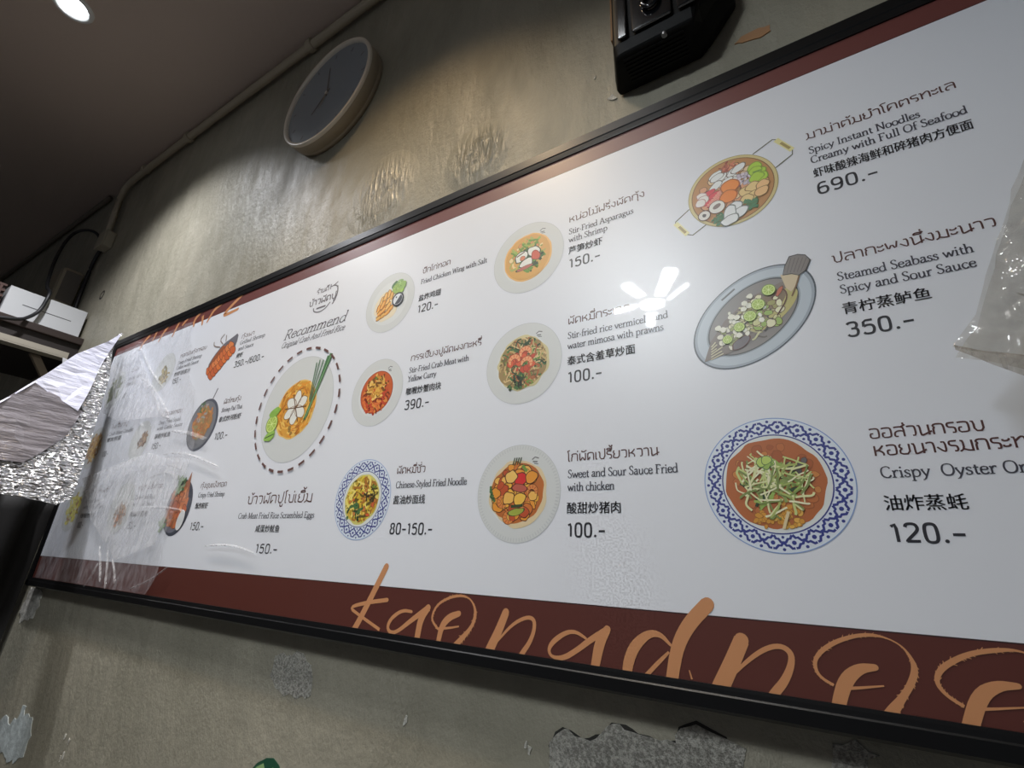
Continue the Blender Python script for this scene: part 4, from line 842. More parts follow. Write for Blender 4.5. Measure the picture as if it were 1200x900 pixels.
pr.line([(u + r * .12, v - r * .42), (u + r * .03, v - r * .66)], r * .04, ink(206, 190, 150)); pr.build('garnish', d)

# grilled river shrimp on a long dark dish
d = dish('picture of orange grilled shrimp on a long pointed dark dish'); rnd = random.Random(21)
pr = Print(); LB = [(-2.1335, .9375), (-2.1839, .9185), (-2.2472, .9017), (-2.3092, .8492), (-2.3378, .8028), (-2.30, .742), (-2.2783, .7294), (-2.2203, .7568), (-2.163, .8127), (-2.1286, .8727)]
pr.poly([(p.x, p.y) for p in smooth_path([(x, y, 0) for x, y in LB], 1, True)], ink(104, 104, 112)); pr.build('long_dish', d)
pr = Print(); C = Vector((-2.235, .815, 0))
pr.poly([(C.x + (x - C.x) * .86, C.y + (y - C.y) * .88) for x, y in LB[2:]] , ink(150, 84, 50))
for k in range(9):
    f = k / 8; x, y = -2.31 + .135 * f, .775 + .105 * f; pr.piece(x, y, .028, rnd.choice([ink(196, 106, 60), ink(206, 124, 74)]), ink(110, 58, 40), .017, -.6, rnd)
    pr.piece(x + .028, y - .028, .026, rnd.choice([ink(206, 116, 62), ink(188, 96, 56)]), ink(110, 58, 40), .015, -.6, rnd)
for q in ([(-2.25, .90), (-2.29, .93), (-2.26, .955)], [(-2.27, .89), (-2.33, .905), (-2.34, .93)], [(-2.23, .91), (-2.24, .945)]): pr.line(q, .006, ink(130, 116, 110), 1)
pr.build('food', d)

# pad thai on an oval black dish
d = dish('picture of orange noodles on an oval black dish'); rnd = random.Random(22); u, v = -2.232, .5141
pr = Print(); pr.disc(u, v, .117, ink(72, 76, 88), .117, 0); pr.disc(u - .006, v, .107, ink(112, 114, 118), .107); pr.line([(u + .03, v + .11), (u + .05, v + .16)], .008, ink(120, 118, 124)); pr.build('black_dish', d)
pr = Print(); pr.blob(u - .004, v + .012, .075, ink(160, 118, 70), .078, 0, rnd)
noodles(pr, u - .004, v + .012, .08, [ink(186, 124, 66), ink(150, 104, 60), ink(196, 140, 80), ink(140, 130, 90), ink(176, 96, 56)], 80, .009, rnd); noodles(pr, u - .03, v + .06, .05, [ink(150, 150, 150), G3], 14, .008, rnd); pr.build('food', d)

# crispy fried shrimp
d = dish('picture of crispy fried shrimp and green leaves on a black dish'); rnd = random.Random(23); u, v = -2.24, .185
pr = Print(); pr.disc(u + .005, v - .02, .10, ink(56, 60, 72), .112); pr.disc(u - .01, v - .025, .085, ink(104, 106, 118), .095); pr.build('black_dish', d)
pr = Print()
pr.poly([(-2.20, .31), (-2.215, .275), (-2.26, .24), (-2.31, .19), (-2.33, .11), (-2.28, .10), (-2.235, .08), (-2.185, .13), (-2.175, .2), (-2.19, .26)], ink(150, 92, 62))
noodles(pr, -2.25, .17, .085, [ink(186, 110, 66), ink(196, 126, 80), ink(150, 82, 50), ink(206, 140, 96)], 60, .014, rnd, .4, .5); bits(pr, -2.235, .15, .06, [ink(190, 108, 62), ink(176, 92, 54)], DK, 14, .018, rnd); pr.build('food', d)
pr = Print(); noodles(pr, -2.275, .255, .05, [ink(128, 150, 116), G3, ink(150, 170, 136)], 22, .014, rnd); noodles(pr, -2.33, .10, .035, [ink(128, 160, 112), ink(150, 176, 136)], 14, .012, rnd); pr.build('garnish', d); pr = Print(); pr.disc(-2.185, .115, .026, ink(206, 208, 208), .04, -.2); pr.build('sauce_cup', d)

# the far plates
def far(label, u, v, r, seed, cols, foodr, shift=(0, 0), n=40, w=.012):
    d = dish(label); rnd = random.Random(seed); white_plate(d, u, v, r, .6, 0, False)
    pr = Print(); noodles(pr, u + shift[0], v + shift[1], foodr, cols, n, w, rnd, .6, .6); bits(pr, u + shift[0], v + shift[1], foodr * .7, cols, DK, 10, w, rnd); pr.build('food', d)
BRN = [ink(150, 120, 84), ink(120, 92, 66), ink(176, 150, 116), ink(104, 84, 62)]
far('picture of brown shrimp cakes on a pale plate', -2.7885, .854, .107, 31, [ink(150, 146, 110), ink(104, 96, 70), ink(176, 160, 110)], .06, (.015, -.02), 26)
far('picture of fried squid curved on a pale plate', -2.8062, .4959, .1, 32, BRN, .045, (.03, -.0), 30)
far('picture of fried pork strips on a pale plate', -2.7728, .1756, .118, 33, BRN + [ink(190, 120, 60)], .06, (.01, -.03), 40)
far('picture of stir-fried greens at the left end of the sheet', -3.36, .845, .112, 34, [ink(104, 116, 76), ink(128, 136, 92), ink(86, 100, 62)], .085, n=60)
far('picture of a golden omelette at the left end of the sheet', -3.36, .505, .115, 35, [ink(186, 148, 90), ink(150, 110, 60), ink(206, 176, 110)], .088, n=60)
far('picture of yellow curry at the left end of the sheet', -3.345, .18, .115, 36, [ink(196, 190, 60), ink(206, 200, 84), ink(150, 110, 50), ink(214, 206, 100)], .085, n=60)
# ------------------------------------------------------------------ wall clock
CX, CZ, CR, CY = -1.024, 2.577, .179, .53
clock = empty('wall_clock', (CX, YW, CZ - CR)); tag(clock, 'round wall clock with a beige rim and dial tinted as a blue-grey reflection under the ceiling pipe', 'clock')
TANM = plain('beige_clock_case', (.40, .33, .235), .35, spec=.5); RIM = plain('pale_clock_rim', (.80, .72, .60), .3)
bm = bmesh.new(); lathe(bm, [(CR * .93, .012), (CR * .985, 0), (CR, .004), (CR, .030), (CR * .992, .032), (CR * .992, .034), (CR * .997, .036), (CR * .985, .0455), (CR * .9, .0457)], (CX, CY, CZ), seg=96)
finish(bm, 'case', TANM, clock, True)
bm = bmesh.new(); lathe(bm, [(CR * 1.002, .006), (CR * 1.002, -.001), (CR * .985, -.003), (CR * .945, -.001), (CR * .94, .01)], (CX, CY, CZ), seg=96, cap=False); finish(bm, 'rim', RIM, clock, True)
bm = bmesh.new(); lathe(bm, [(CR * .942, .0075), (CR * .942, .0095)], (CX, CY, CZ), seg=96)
dial = finish(bm, 'dial', plain('reflection_tint_dial', (.25, .33, .41), .35, spec=.5), clock)  # blue-grey reflection and extra brightness are put into the dial colour
for k in range(12):
    bm = bmesh.new()
    t = k * math.pi / 6; c, s = math.sin(t), math.cos(t); r0, r1, w = CR * .78, CR * .86, .0016
    q = [(r0, -w), (r0, w), (r1, w), (r1, -w)]
    hexa(bm, [(CX + c * a + s * b, CY + .0069, CZ + s * a - c * b) for a, b in q], [(CX + c * a + s * b, CY + .0074, CZ + s * a - c * b) for a, b in q])
    bmesh.ops.recalc_face_normals(bm, faces=bm.faces); finish(bm, 'hour_mark', plain('faint_mark', (.10, .12, .14), .5), clock)
HAND = plain('dark_hand', (.02, .02, .02), .4); HANDW = plain('brass_hand', (.5, .42, .28), .3, .6)
def hand(name, ang, L, tail, w, y, m):
    bm = bmesh.new(); c, s = math.sin(ang), math.cos(ang)
    P = lambda a, b, yy: (CX + c * a + s * b, yy, CZ + s * a - c * b)
    q = [(-tail, -w * .6), (-tail, w * .6), (0, w), (L, w * .4), (L, -w * .4), (0, -w)]
    hexa(bm, [P(a, b, y) for a, b in q], [P(a, b, y + .0006) for a, b in q]); bmesh.ops.recalc_face_normals(bm, faces=bm.faces); finish(bm, name, m, clock)
hand('minute_hand', math.radians(-8), CR * .62, .012, .0028, CY + .0055, HAND)
hand('hour_hand', math.radians(222), CR * .42, .016, .004, CY + .0045, HAND)
hand('second_hand', math.radians(199), CR * .30, 0, .0018, CY + .0035, HANDW)
bm = bmesh.new(); lathe(bm, [(.005, .002), (.005, .006)], (CX, CY, CZ), seg=16); finish(bm, 'hub', RIM, clock)
def glass_mat(name, rough=.02, shine=.6, base=.05):
    m = bpy.data.materials.new(name); m.use_nodes = True; nt = m.node_tree; nt.nodes.clear(); L = nt.links
    o = nt.nodes.new('ShaderNodeOutputMaterial'); mx = nt.nodes.new('ShaderNodeMixShader'); t = nt.nodes.new('ShaderNodeBsdfTransparent'); g = nt.nodes.new('ShaderNodeBsdfGlossy')
    lw = nt.nodes.new('ShaderNodeLayerWeight'); pw = nt.nodes.new('ShaderNodeMath'); pw.operation = 'POWER'; pw.inputs[1].default_value = 4.5; L.new(lw.outputs['Facing'], pw.inputs[0])
    f = nt.nodes.new('ShaderNodeMath'); f.operation = 'MULTIPLY_ADD'; f.inputs[1].default_value = shine; f.inputs[2].default_value = base; L.new(pw.outputs[0], f.inputs[0])
    g.inputs['Roughness'].default_value = rough
    L.new(f.outputs[0], mx.inputs[0]); L.new(t.outputs[0], mx.inputs[1]); L.new(g.outputs[0], mx.inputs[2]); L.new(mx.outputs[0], o.inputs[0])
    return m
bm = bmesh.new(); lathe(bm, [(CR * .943, .0022), (CR * .943, .0034)], (CX, CY, CZ), seg=96); finish(bm, 'glass', glass_mat('clock_glass'), clock)

# ------------------------------------------------------------------ glossy black wall speaker
sp = empty('wall_speaker', (-.11, YW, 2.089)); tag(sp, 'glossy black box-shaped wall speaker standing just over the board', 'speaker')
GB = plain('black_gloss_plastic', (.004, .0045, .006), .12, spec=.5, coat=.3); MB_ = plain('black_matte_plastic', (.004, .004, .004), .5, spec=.15)
ZB, ZT = 2.0895, 2.60
outl = [(-.190, YW - .002), (-.192, .555), (-.176, .503), (-.170, .499), (-.060, .499), (-.035, .503), (-.012, .53), (-.004, .556), (-.006, YW - .002)]
bm = bmesh.new()
n = len(outl); rings = []
for z, kx, kd in ((ZB, .0, .010), (ZB + .018, .0, .002), (ZB + .07, 0, 0), (ZT - .02, 0, 0), (ZT, 0, .006)):
    ring = []
    for (x, y) in outl:
        xx = x; yy = y + (kd if y < .57 else 0)
        if x > -.05 and z < ZB + .07: xx = x - (.055 if z == ZB else .038 if z < ZB + .03 else 0) * (1 if x > -.03 else .4)
        ring.append(bm.verts.new((xx, yy, z)))
    rings.append(ring)
for a, b in zip(rings, rings[1:]):
    for i in range(n): bm.faces.new((a[i], a[(i + 1) % n], b[(i + 1) % n], b[i]))
bm.faces.new(rings[0][::-1]); bm.faces.new(rings[-1]); bmesh.ops.recalc_face_normals(bm, faces=bm.faces)
finish(bm, 'body', MB_, sp, bevel=.004)
for x0, x1, lab in ((-.166, -.150, None), (-.143, -.084, None), (-.077, -.052, None)):
    bm = bmesh.new(); box(bm, x0, x1, .4935, .4992, ZB + .018, ZT - .03); finish(bm, 'front_panel', GB, sp, bevel=.003)
bm = bmesh.new(); tube(bm, [(-.112 + .012 * math.cos(t), .4885, ZB + .062 + .018 * math.sin(t)) for t in [k * 2 * math.pi / 20 for k in range(21)]], .0035, 8); finish(bm, 'pull_ring', GB, sp, True)
bm = bmesh.new()
for k in range(7): box(bm, -.165, -.075, .516 + k * .0065, .519 + k * .0065, ZB - .0018, ZB + .003)
finish(bm, 'grille', plain('grille_black', (.005, .005, .005), .4, spec=.2), sp)
bm = bmesh.new(); lathe(bm, [(.004, 0), (.004, .004)], (-.100, .51, ZB - .002), 'z', 16); finish(bm, 'mounting_screw', plain('steel', (.5, .5, .5), .3, 1), sp)
bm = bmesh.new(); box(bm, -.1935, -.1905, .545, .574, ZB + .10, ZB + .45); finish(bm, 'mounting_strip', plain('brown_tape', (.30, .16, .07), .6), sp)

# ------------------------------------------------------------------ pipes along the top of the wall
PIPE = plain('dirty_cream_conduit', (.46, .40, .30), .5, bump=(60, .2, .003))
pz = lambda x: ceil_z(x) - .026
pipe = empty('conduit_pipe', (-1.2, YW, pz(-1.2))); tag(pipe, 'cream conduit pipe running under the ceiling and down to the small junction box', 'pipe')
PY = YW - .0215
path = [(1.6, PY, pz(1.6)), (-.5, PY, pz(-.5)), (-1.0, PY, pz(-1.0)), (-2.58, PY, pz(-2.58)), (-2.66, PY, pz(-2.66) - .03), (-2.665, PY, pz(-2.66) - .10), (-2.63, PY, 2.70)]
bm = bmesh.new(); tube(bm, path[:3] + [Vector(p) for p in smooth_path(path[2:6], 3)][1:] + [path[6]], .0135, 12); finish(bm, 'tube', PIPE, pipe, True)
for x in (-1.23, -2.05, -.55, -2.45):
    bm = bmesh.new(); lathe(bm, [(.0195, -.012), (.0195, .012)], (0, 0, 0), 'z', 16)
    for v_ in bm.verts: v_.co = Vector((x + v_.co.z, PY + v_.co.x, pz(x) + v_.co.y))
    finish(bm, 'clip', PIPE, pipe)
bm = bmesh.new(); tube(bm, [(-2.88, YW - .015, ceil_z(-2.88) - .02), (-4.2, YW - .015, ceil_z(-4.2) - .02), (-6.6, YW - .015, ceil_z(-6.6) - .02)], .011, 10)
tag(finish(bm, 'cable_trunking', plain('dull_brown_conduit', (.16, .13, .10), .6), None, True), 'thin brown pipe continuing left along the ceiling line into shadow', 'pipe')
jb = empty('junction_box', (-2.62, YW, 2.615)); tag(jb, 'small cream junction box at the lower end of the conduit pipe', 'electrical box')
CREAM = plain('cream_plastic', (.42, .38, .29), .45)
bm = bmesh.new(); box(bm, -2.665, -2.585, YW - .036, YW, 2.62, 2.70); finish(bm, 'housing', CREAM, jb, bevel=.004)
bm = bmesh.new(); box(bm, -2.668, -2.582, YW - .041, YW - .036, 2.617, 2.703); finish(bm, 'lid', CREAM, jb, bevel=.003)
ab = empty('power_box', (-3.0, YW, 2.40)); tag(ab, 'pale cream power box on the wall behind the white carton', 'electrical box')
bm = bmesh.new(); box(bm, -3.02, -2.80, YW - .085, YW, 2.36, 2.55); finish(bm, 'housing', plain('aged_cream', (.34, .29, .21), .5), ab, bevel=.02)
bm = bmesh.new(); box(bm, -2.80, -2.797, YW - .07, YW - .01, 2.38, 2.53); finish(bm, 'side_plate', plain('dull_grey_plate', (.16, .14, .12), .6), ab)
CAB = plain('black_cable', (.012, .012, .014), .45)
bm = bmesh.new(); tube(bm, smooth_path([(-2.681, YW - .012, 2.66), (-2.72, .53, 2.74), (-2.78, .47, 2.72), (-2.72, .44, 2.55), (-2.60, .43, 2.34), (-2.50, .432, 2.292), (-2.481, .43, 2.262), (-2.480, .425, 2.20), (-2.470, .41, 2.165), (-2.420, .37, 2.11), (-2.41, .20, 2.075), (-2.42, -.1, 2.03)], 3), .0065, 8)
tag(finish(bm, 'power_cable', CAB, None, True), 'black cable looping from the junction box down across the white carton', 'cable')
bm = bmesh.new(); tube(bm, smooth_path([(-2.684, YW - .012, 2.64), (-2.73, YW - .01, 2.60), (-2.72, YW - .012, 2.45), (-2.70, YW - .012, 2.32), (-2.69, YW - .012, 2.14)], 3), .008, 8)
tag(finish(bm, 'power_cable', CAB, None, True), 'black cable hanging straight down the wall beside the cream power box', 'cable')

# ------------------------------------------------------------------ wall shelf, carton and basket at the far left
sh = empty('wall_shelf', (-2.7, .3, 2.03)); tag(sh, 'dark brown wall shelf with a cream metal edge carrying the white carton', 'shelf')
bm = bmesh.new(); box(bm, -2.98, -2.455, -.25, YW, 2.105, 2.135); finish(bm, 'board', plain('dark_stained_wood', (.035, .022, .018), .5), sh, bevel=.003)
bm = bmesh.new(); box(bm, -2.98, -2.47, -.25, YW, 2.04, 2.105); finish(bm, 'apron', plain('dark_wood_underside', (.02, .014, .012), .6), sh)
bm = bmesh.new(); box(bm, -2.462, -2.44, -.25, .545, 2.035, 2.056); box(bm, -2.49, -2.44, -.25, .545, 2.030, 2.036); finish(bm, 'edge_rail', plain('cream_metal_rail', (.42, .38, .31), .4), sh)
bm = bmesh.new(); hexa(bm, [(-2.52, .575, 1.86), (-2.50, .575, 1.86), (-2.50, .45, 2.03), (-2.52, .45, 2.03)], [(-2.52, .575, 1.90), (-2.50, .575, 1.90), (-2.50, .48, 2.03), (-2.52, .48, 2.03)]); bmesh.ops.recalc_face_normals(bm, faces=bm.faces); finish(bm, 'bracket', plain('brown_bracket', (.22, .17, .12), .5), sh)
bm = bmesh.new(); hexa(bm, [(-2.436, .54, 1.99), (-2.433, .54, 1.99), (-2.433, .57, 1.985), (-2.436, .57, 1.985)], [(-2.436, .53, 2.03), (-2.433, .53, 2.03), (-2.433, .565, 2.025), (-2.436, .565, 2.025)]); bmesh.ops.recalc_face_normals(bm, faces=bm.faces)
finish(bm, 'price_tag', plain('white_card', (.75, .75, .78), .6), sh)
ca = empty('carton', (-2.63, .45, 2.137)); tag(ca, 'white cardboard carton lying on the dark wall shelf', 'box')
CARD = plain('white_cardboard', (.66, .67, .68), .6)
bm = bmesh.new(); box(bm, -2.78, -2.502, .325, .566, 2.138, 2.262); finish(bm, 'carton_body', CARD, ca, bevel=.002)
bm = bmesh.new(); box(bm, -2.502, -2.4995, .327, .440, 2.142, 2.260); finish(bm, 'end_flap', CARD, ca)
bm = bmesh.new(); box(bm, -2.502, -2.4992, .444, .564, 2.142, 2.261); finish(bm, 'end_flap', CARD, ca)
bm = bmesh.new(); box(bm, -2.4996, -2.4988, .375, .525, 2.200, 2.203); finish(bm, 'tuck_slit', plain('slit_shadow', (.12, .12, .13), .9), ca)
bk = empty('wire_basket', (-2.62, .20, 2.137)); tag(bk, 'brown lattice basket beside the white carton on the shelf', 'basket')
BRW = plain('brown_plastic_lattice', (.09, .045, .035), .5)
bm = bmesh.new()
for k in range(8): box(bm, -2.506, -2.500, .06 + k * .034, .068 + k * .034, 2.137, 2.255)
for k in range(6): box(bm, -2.5055, -2.5005, .05, .316, 2.138 + k * .0225, 2.146 + k * .0225)
finish(bm, 'lattice_side', BRW, bk)
bm = bmesh.new(); box(bm, -2.78, -2.508, .05, .316, 2.137, 2.15); box(bm, -2.78, -2.77, .05, .316, 2.15, 2.255); box(bm, -2.77, -2.508, .308, .316, 2.15, 2.255); box(bm, -2.77, -2.508, .05, .058, 2.15, 2.255); finish(bm, 'tray', plain('dark_brown_plastic', (.05, .03, .025), .5), bk)

# ------------------------------------------------------------------ foil hood sheet at the left end of the board
def foil_material():
    m, nt, p = new_mat('crinkled_foil'); N, L = nt.nodes, nt.links
    g = N.new('ShaderNodeNewGeometry'); mp = N.new('ShaderNodeMapping'); mp.inputs['Scale'].default_value = (1, .55, 1.5); mp.inputs['Rotation'].default_value = (math.radians(25), 0, 0); L.new(g.outputs['Position'], mp.inputs['Vector'])
    v = N.new('ShaderNodeTexVoronoi'); v.inputs['Scale'].default_value = 105; n = N.new('ShaderNodeTexNoise'); n.inputs['Scale'].default_value = 70; n.inputs['Detail'].default_value = 4
    L.new(mp.outputs['Vector'], v.inputs['Vector']); L.new(mp.outputs['Vector'], n.inputs['Vector'])
    a = N.new('ShaderNodeMath'); a.operation = 'MULTIPLY_ADD'; a.inputs[1].default_value = .8; L.new(n.outputs['Fac'], a.inputs[0]); L.new(v.outputs['Distance'], a.inputs[2])
    b = N.new('ShaderNodeBump'); b.inputs['Strength'].default_value = 1.0; b.inputs['Distance'].default_value = .02; L.new(a.outputs[0], b.inputs['Height']); L.new(b.outputs['Normal'], p.inputs['Normal'])
    p.inputs['Metallic'].default_value = 1; p.inputs['Roughness'].default_value = .22; p.inputs['Base Color'].default_value = (.78, .77, .76, 1)
    return m
FOIL = foil_material()
def film_white(name, col, rough, bump):
    m, nt, p = new_mat(name); N, L = nt.nodes, nt.links
    g = N.new('ShaderNodeNewGeometry'); mp = N.new('ShaderNodeMapping'); mp.inputs['Scale'].default_value = (1, 1, 5); mp.inputs['Rotation'].default_value = (math.radians(-58), 0, 0); L.new(g.outputs['Position'], mp.inputs['Vector'])
    n = N.new('ShaderNodeTexNoise'); n.inputs['Scale'].default_value = 11; n.inputs['Detail'].default_value = 5; L.new(mp.outputs['Vector'], n.inputs['Vector'])
    b = N.new('ShaderNodeBump'); b.inputs['Strength'].default_value = bump; b.inputs['Distance'].default_value = .03; L.new(n.outputs['Fac'], b.inputs['Height']); L.new(b.outputs['Normal'], p.inputs['Normal'])
    p.inputs['Base Color'].default_value = (*col, 1); p.inputs['Roughness'].default_value = rough; p.inputs['Coat Weight'].default_value = .6; p.inputs['Coat Roughness'].default_value = .1
    L.new(b.outputs['Normal'], p.inputs['Coat Normal'])
    return m
POLY = film_white('milky_plastic', (.80, .80, .93), .3, .3); GREYF = film_white('dusky_plastic', (.22, .20, .215), .28, .5)
fo = empty('foil_sheet', (-1.86, .4, 1.43)); tag(fo, 'crumpled silver foil sheet with milky plastic sticking out by the left end of the board', 'foil sheet')
def FP(y, z):
    """a point of the foil plane, leaning slightly"""
    return Vector((-1.877 + (2.008 - z) * .42, y, z))
rnd = random.Random(77)
def sheet(name, loop, mat, step, jit, thick, bulge=0.0, lift=0.0):
    """a crumpled sheet filling the outline loop of (y, z)"""
    ys = [p[0] for p in loop]; zs = [p[1] for p in loop]
    def inside(y, z):
        c = False; j = len(loop) - 1
        for i in range(len(loop)):
            (yi, zi), (yj, zj) = loop[i], loop[j]
            if (zi > z) != (zj > z) and y < (yj - yi) * (z - zi) / (zj - zi) + yi: c = not c
            j = i
        return c
    bm = bmesh.new()
    base = []
    for i in range(len(loop)):
        a, b = Vector(loop[i]), Vector(loop[(i + 1) % len(loop)]); k = max(1, int((b - a).length / step))
        for q in range(k): base.append(a.lerp(b, q / k))
    ev = [bm.verts.new((0, p.x, p.y)) for p in base]
    face = bm.faces.new(ev)
    bmesh.ops.triangulate(bm, faces=[face])
    bmesh.ops.delete(bm, geom=[f for f in bm.faces], context='FACES_ONLY')
    y = min(ys)
    pts = [(v.co.y, v.co.z) for v in ev]
    inner = []
    while y < max(ys):
        z = min(zs)
        while z < max(zs):
            qy, qz = y + rnd.uniform(-.35, .35) * step, z + rnd.uniform(-.35, .35) * step
            if inside(qy, qz) and min((qy - p[0]) ** 2 + (qz - p[1]) ** 2 for p in pts) > (step * .5) ** 2: inner.append((qy, qz))
            z += step
        y += step
    bm.free()
    from mathutils.geometry import delaunay_2d_cdt
    vin = [Vector(p) for p in pts] + [Vector(p) for p in inner]
    ne = len(pts); edges = [(i, (i + 1) % ne) for i in range(ne)]
    vo, eo, fo_, *_r = delaunay_2d_cdt(vin, edges, [], 1, 1e-6)
    bm = bmesh.new(); vs = []
    for p in vo:
        q = FP(p.x, p.y); q.x += lift + rnd.uniform(-jit, jit) + bulge * math.sin(p.x * 30) * math.cos(p.y * 22)
        vs.append(bm.verts.new(q))
    for f in fo_:
        cy = sum(vo[i].x for i in f) / 3; cz = sum(vo[i].y for i in f) / 3
        if inside(cy, cz): bm.faces.new([vs[i] for i in f])
    bmesh.ops.recalc_face_normals(bm, faces=bm.faces)
    o = finish(bm, name, mat, fo)
    s = o.modifiers.new('thickness', 'SOLIDIFY'); s.thickness = thick; s.offset = 0
    return o
FL = [(0.529, 2.008), (0.5085, 1.9658), (0.5089, 1.9111), (0.5132, 1.8467), (0.5063, 1.7321), (0.496, 1.6121), (0.4833, 1.464), (0.4542, 1.4427), (0.3823, 1.4528), (0.3006, 1.4575), (0.1822, 1.4593), (0.1847, 1.5347), (0.3142, 1.5395), (0.3697, 1.5404), (0.4069, 1.5828), (0.4346, 1.6416), (0.457, 1.7118), (0.4693, 1.7837), (0.4904, 1.8894), (0.5133, 1.9991)]
s_ = 1.0
sheet('foil_band', FL, FOIL, .013, .0035, .0012)
POL = [(0.5218, 2.0058), (0.4899, 1.9569), (0.421, 1.8787), (0.3696, 1.792), (0.3056, 1.6926), (0.185, 1.5442), (0.1838, 1.5062), (0.3511, 1.7557), (0.4528, 1.7017), (0.4718, 1.7837), (0.4902, 1.8894)]
sheet('milky_plastic', POL, POLY, .03, .003, .0008, .004, .006)
GRY = [(0.1841, 1.5157), (0.3513, 1.7598), (0.464, 1.7037), (0.4406, 1.6219), (0.3994, 1.5683), (0.3694, 1.5347), (0.1845, 1.5299)]
sheet('dusky_plastic', GRY, GREYF, .03, .003, .0008, .003, .004)

# dark cloth under the foil
bm = bmesh.new(); nx, nz = 60, 14
g = []
for i in range(nx + 1):
    f = i / nx; y = .560 - f * .95; row = []
    for k in range(nz + 1):
        q = k / nz; z = 1.50 - q * .85; row.append(bm.verts.new((-2.035 - .03 * math.sin(f * 26 + q) * (.5 + q) - .02 * math.sin(f * 61) - .04 * q, y, z)))
    g.append(row)
for i in range(nx):
    for k in range(nz): bm.faces.new((g[i][k], g[i + 1][k], g[i + 1][k + 1], g[i][k + 1]))
o = finish(bm, 'hanging_cloth', plain('black_cloth', (.018, .016, .015), .7), None, True); s = o.modifiers.new('thickness', 'SOLIDIFY'); s.thickness = .002
tag(o, 'dark hanging cloth in folds below the foil sheet', 'cloth')
bm = bmesh.new(); tube(bm, [(-2.06, .575, 1.515), (-2.06, .1, 1.515), (-2.06, -.45, 1.515)], .008, 10); tag(finish(bm, 'hanging_rail', plain('dark_rail', (.03, .03, .03), .4)), 'dark rail carrying the hanging cloth under the foil sheet', 'rail')

# ------------------------------------------------------------------ clear plastic film over the left of the board
def film_material(name, haze, tint=(1, 1, 1), rough=.09, scale=(6, 1, 2.2), bstr=.3, ior=1.2, dens=14, body=(.8, .8, .84), shine=.35):
    m = bpy.data.materials.new(name); m.use_nodes = True; nt = m.node_tree; N, L = nt.nodes, nt.links; N.clear()
    out = N.new('ShaderNodeOutputMaterial'); t = N.new('ShaderNodeBsdfTransparent'); t.inputs['Color'].default_value = (*tint, 1)
    g = N.new('ShaderNodeBsdfGlossy'); g.inputs['Roughness'].default_value = rough; d = N.new('ShaderNodeBsdfDiffuse'); d.inputs['Color'].default_value = (*body, 1)
    lw = N.new('ShaderNodeLayerWeight'); pw = N.new('ShaderNodeMath'); pw.operation = 'POWER'; pw.inputs[1].default_value = 4.5; L.new(lw.outputs['Facing'], pw.inputs[0])
    fr = N.new('ShaderNodeMath'); fr.operation = 'MULTIPLY_ADD'; fr.inputs[1].default_value = shine; fr.inputs[2].default_value = ((ior - 1) / (ior + 1)) ** 2; L.new(pw.outputs[0], fr.inputs[0])
    geo = N.new('ShaderNodeNewGeometry'); mp = N.new('ShaderNodeMapping'); mp.inputs['Scale'].default_value = scale; mp.inputs['Rotation'].default_value = (0, math.radians(-18), 0); L.new(geo.outputs['Position'], mp.inputs['Vector'])
    n = N.new('ShaderNodeTexNoise'); n.inputs['Scale'].default_value = dens; n.inputs['Detail'].default_value = 3; n.inputs['Distortion'].default_value = .8; L.new(mp.outputs['Vector'], n.inputs['Vector'])
    b = N.new('ShaderNodeBump'); b.inputs['Strength'].default_value = bstr; b.inputs['Distance'].default_value = .02; L.new(n.outputs['Fac'], b.inputs['Height'])
    L.new(b.outputs['Normal'], g.inputs['Normal'])
    m1 = N.new('ShaderNodeMixShader'); m1.inputs[0].default_value = haze
    mr = N.new('ShaderNodeMapRange'); mr.inputs[1].default_value = .35; mr.inputs[2].default_value = .75; mr.inputs[3].default_value = haze * .4; mr.inputs[4].default_value = haze * 1.8
    L.new(n.outputs['Fac'], mr.inputs[0]); L.new(mr.outputs[0], m1.inputs[0])
    L.new(t.outputs[0], m1.inputs[1]); L.new(d.outputs[0], m1.inputs[2])
    m2 = N.new('ShaderNodeMixShader'); L.new(fr.outputs[0], m2.inputs[0]); L.new(m1.outputs[0], m2.inputs[1]); L.new(g.outputs[0], m2.inputs[2]); L.new(m2.outputs[0], out.inputs[0])
    return m
FILM = film_material('clear_film', .14, bstr=.25, shine=.25)
FOLD = film_material('film_fold', .24, rough=.05, bstr=.05, ior=1.45, body=(.95, .95, .97), shine=.2)  # whitened body colour stands in for lamp highlights along the film's folds
fm = empty('plastic_film', (-1.6, YF, 1.25)); tag(fm, 'clear wrinkled plastic film stretched over the left end of the menu board', 'plastic film')
rnd = random.Random(41)
bm = bmesh.new(); u0, u1, v0, v1, nx, nz = -3.50, -2.16, -.163, 1.10, 90, 70
right = lambda q: u1 - .42 * q ** 1.5 - .05 * math.sin(q * 9) + .02 * math.sin(q * 31) - .12 * max(0, .12 - q) / .12
folds = []
for _ in range(26):
    folds.append((rnd.uniform(u0, u1), rnd.uniform(v0, v1), rnd.gauss(1.35, .35), rnd.uniform(.2, .6), rnd.uniform(.012, .03), rnd.uniform(.0015, .0045)))
def fold_h(u, v):
    h = 0
    for fu, fv, a, L, w, amp in folds:
        dx, dy = u - fu, v - fv; s = dx * math.cos(a) + dy * math.sin(a); t = -dx * math.sin(a) + dy * math.cos(a)
        if abs(s) < L and abs(t) < 3 * w: h += amp * math.exp(-(t / w) ** 2) * (1 - (s / L) ** 2)
    return h
g = []
for i in range(nx + 1):
    row = []
    for k in range(nz + 1):
        q = k / nz; v = v0 + (v1 - v0) * q; u = u0 + (right(q) - u0) * i / nx
        row.append(bm.verts.new((u * D, YF - .0015 - fold_h(u, v), H + v * D)))
    g.append(row)
for i in range(nx):
    for k in range(nz): bm.faces.new((g[i][k], g[i + 1][k], g[i + 1][k + 1], g[i][k + 1]))
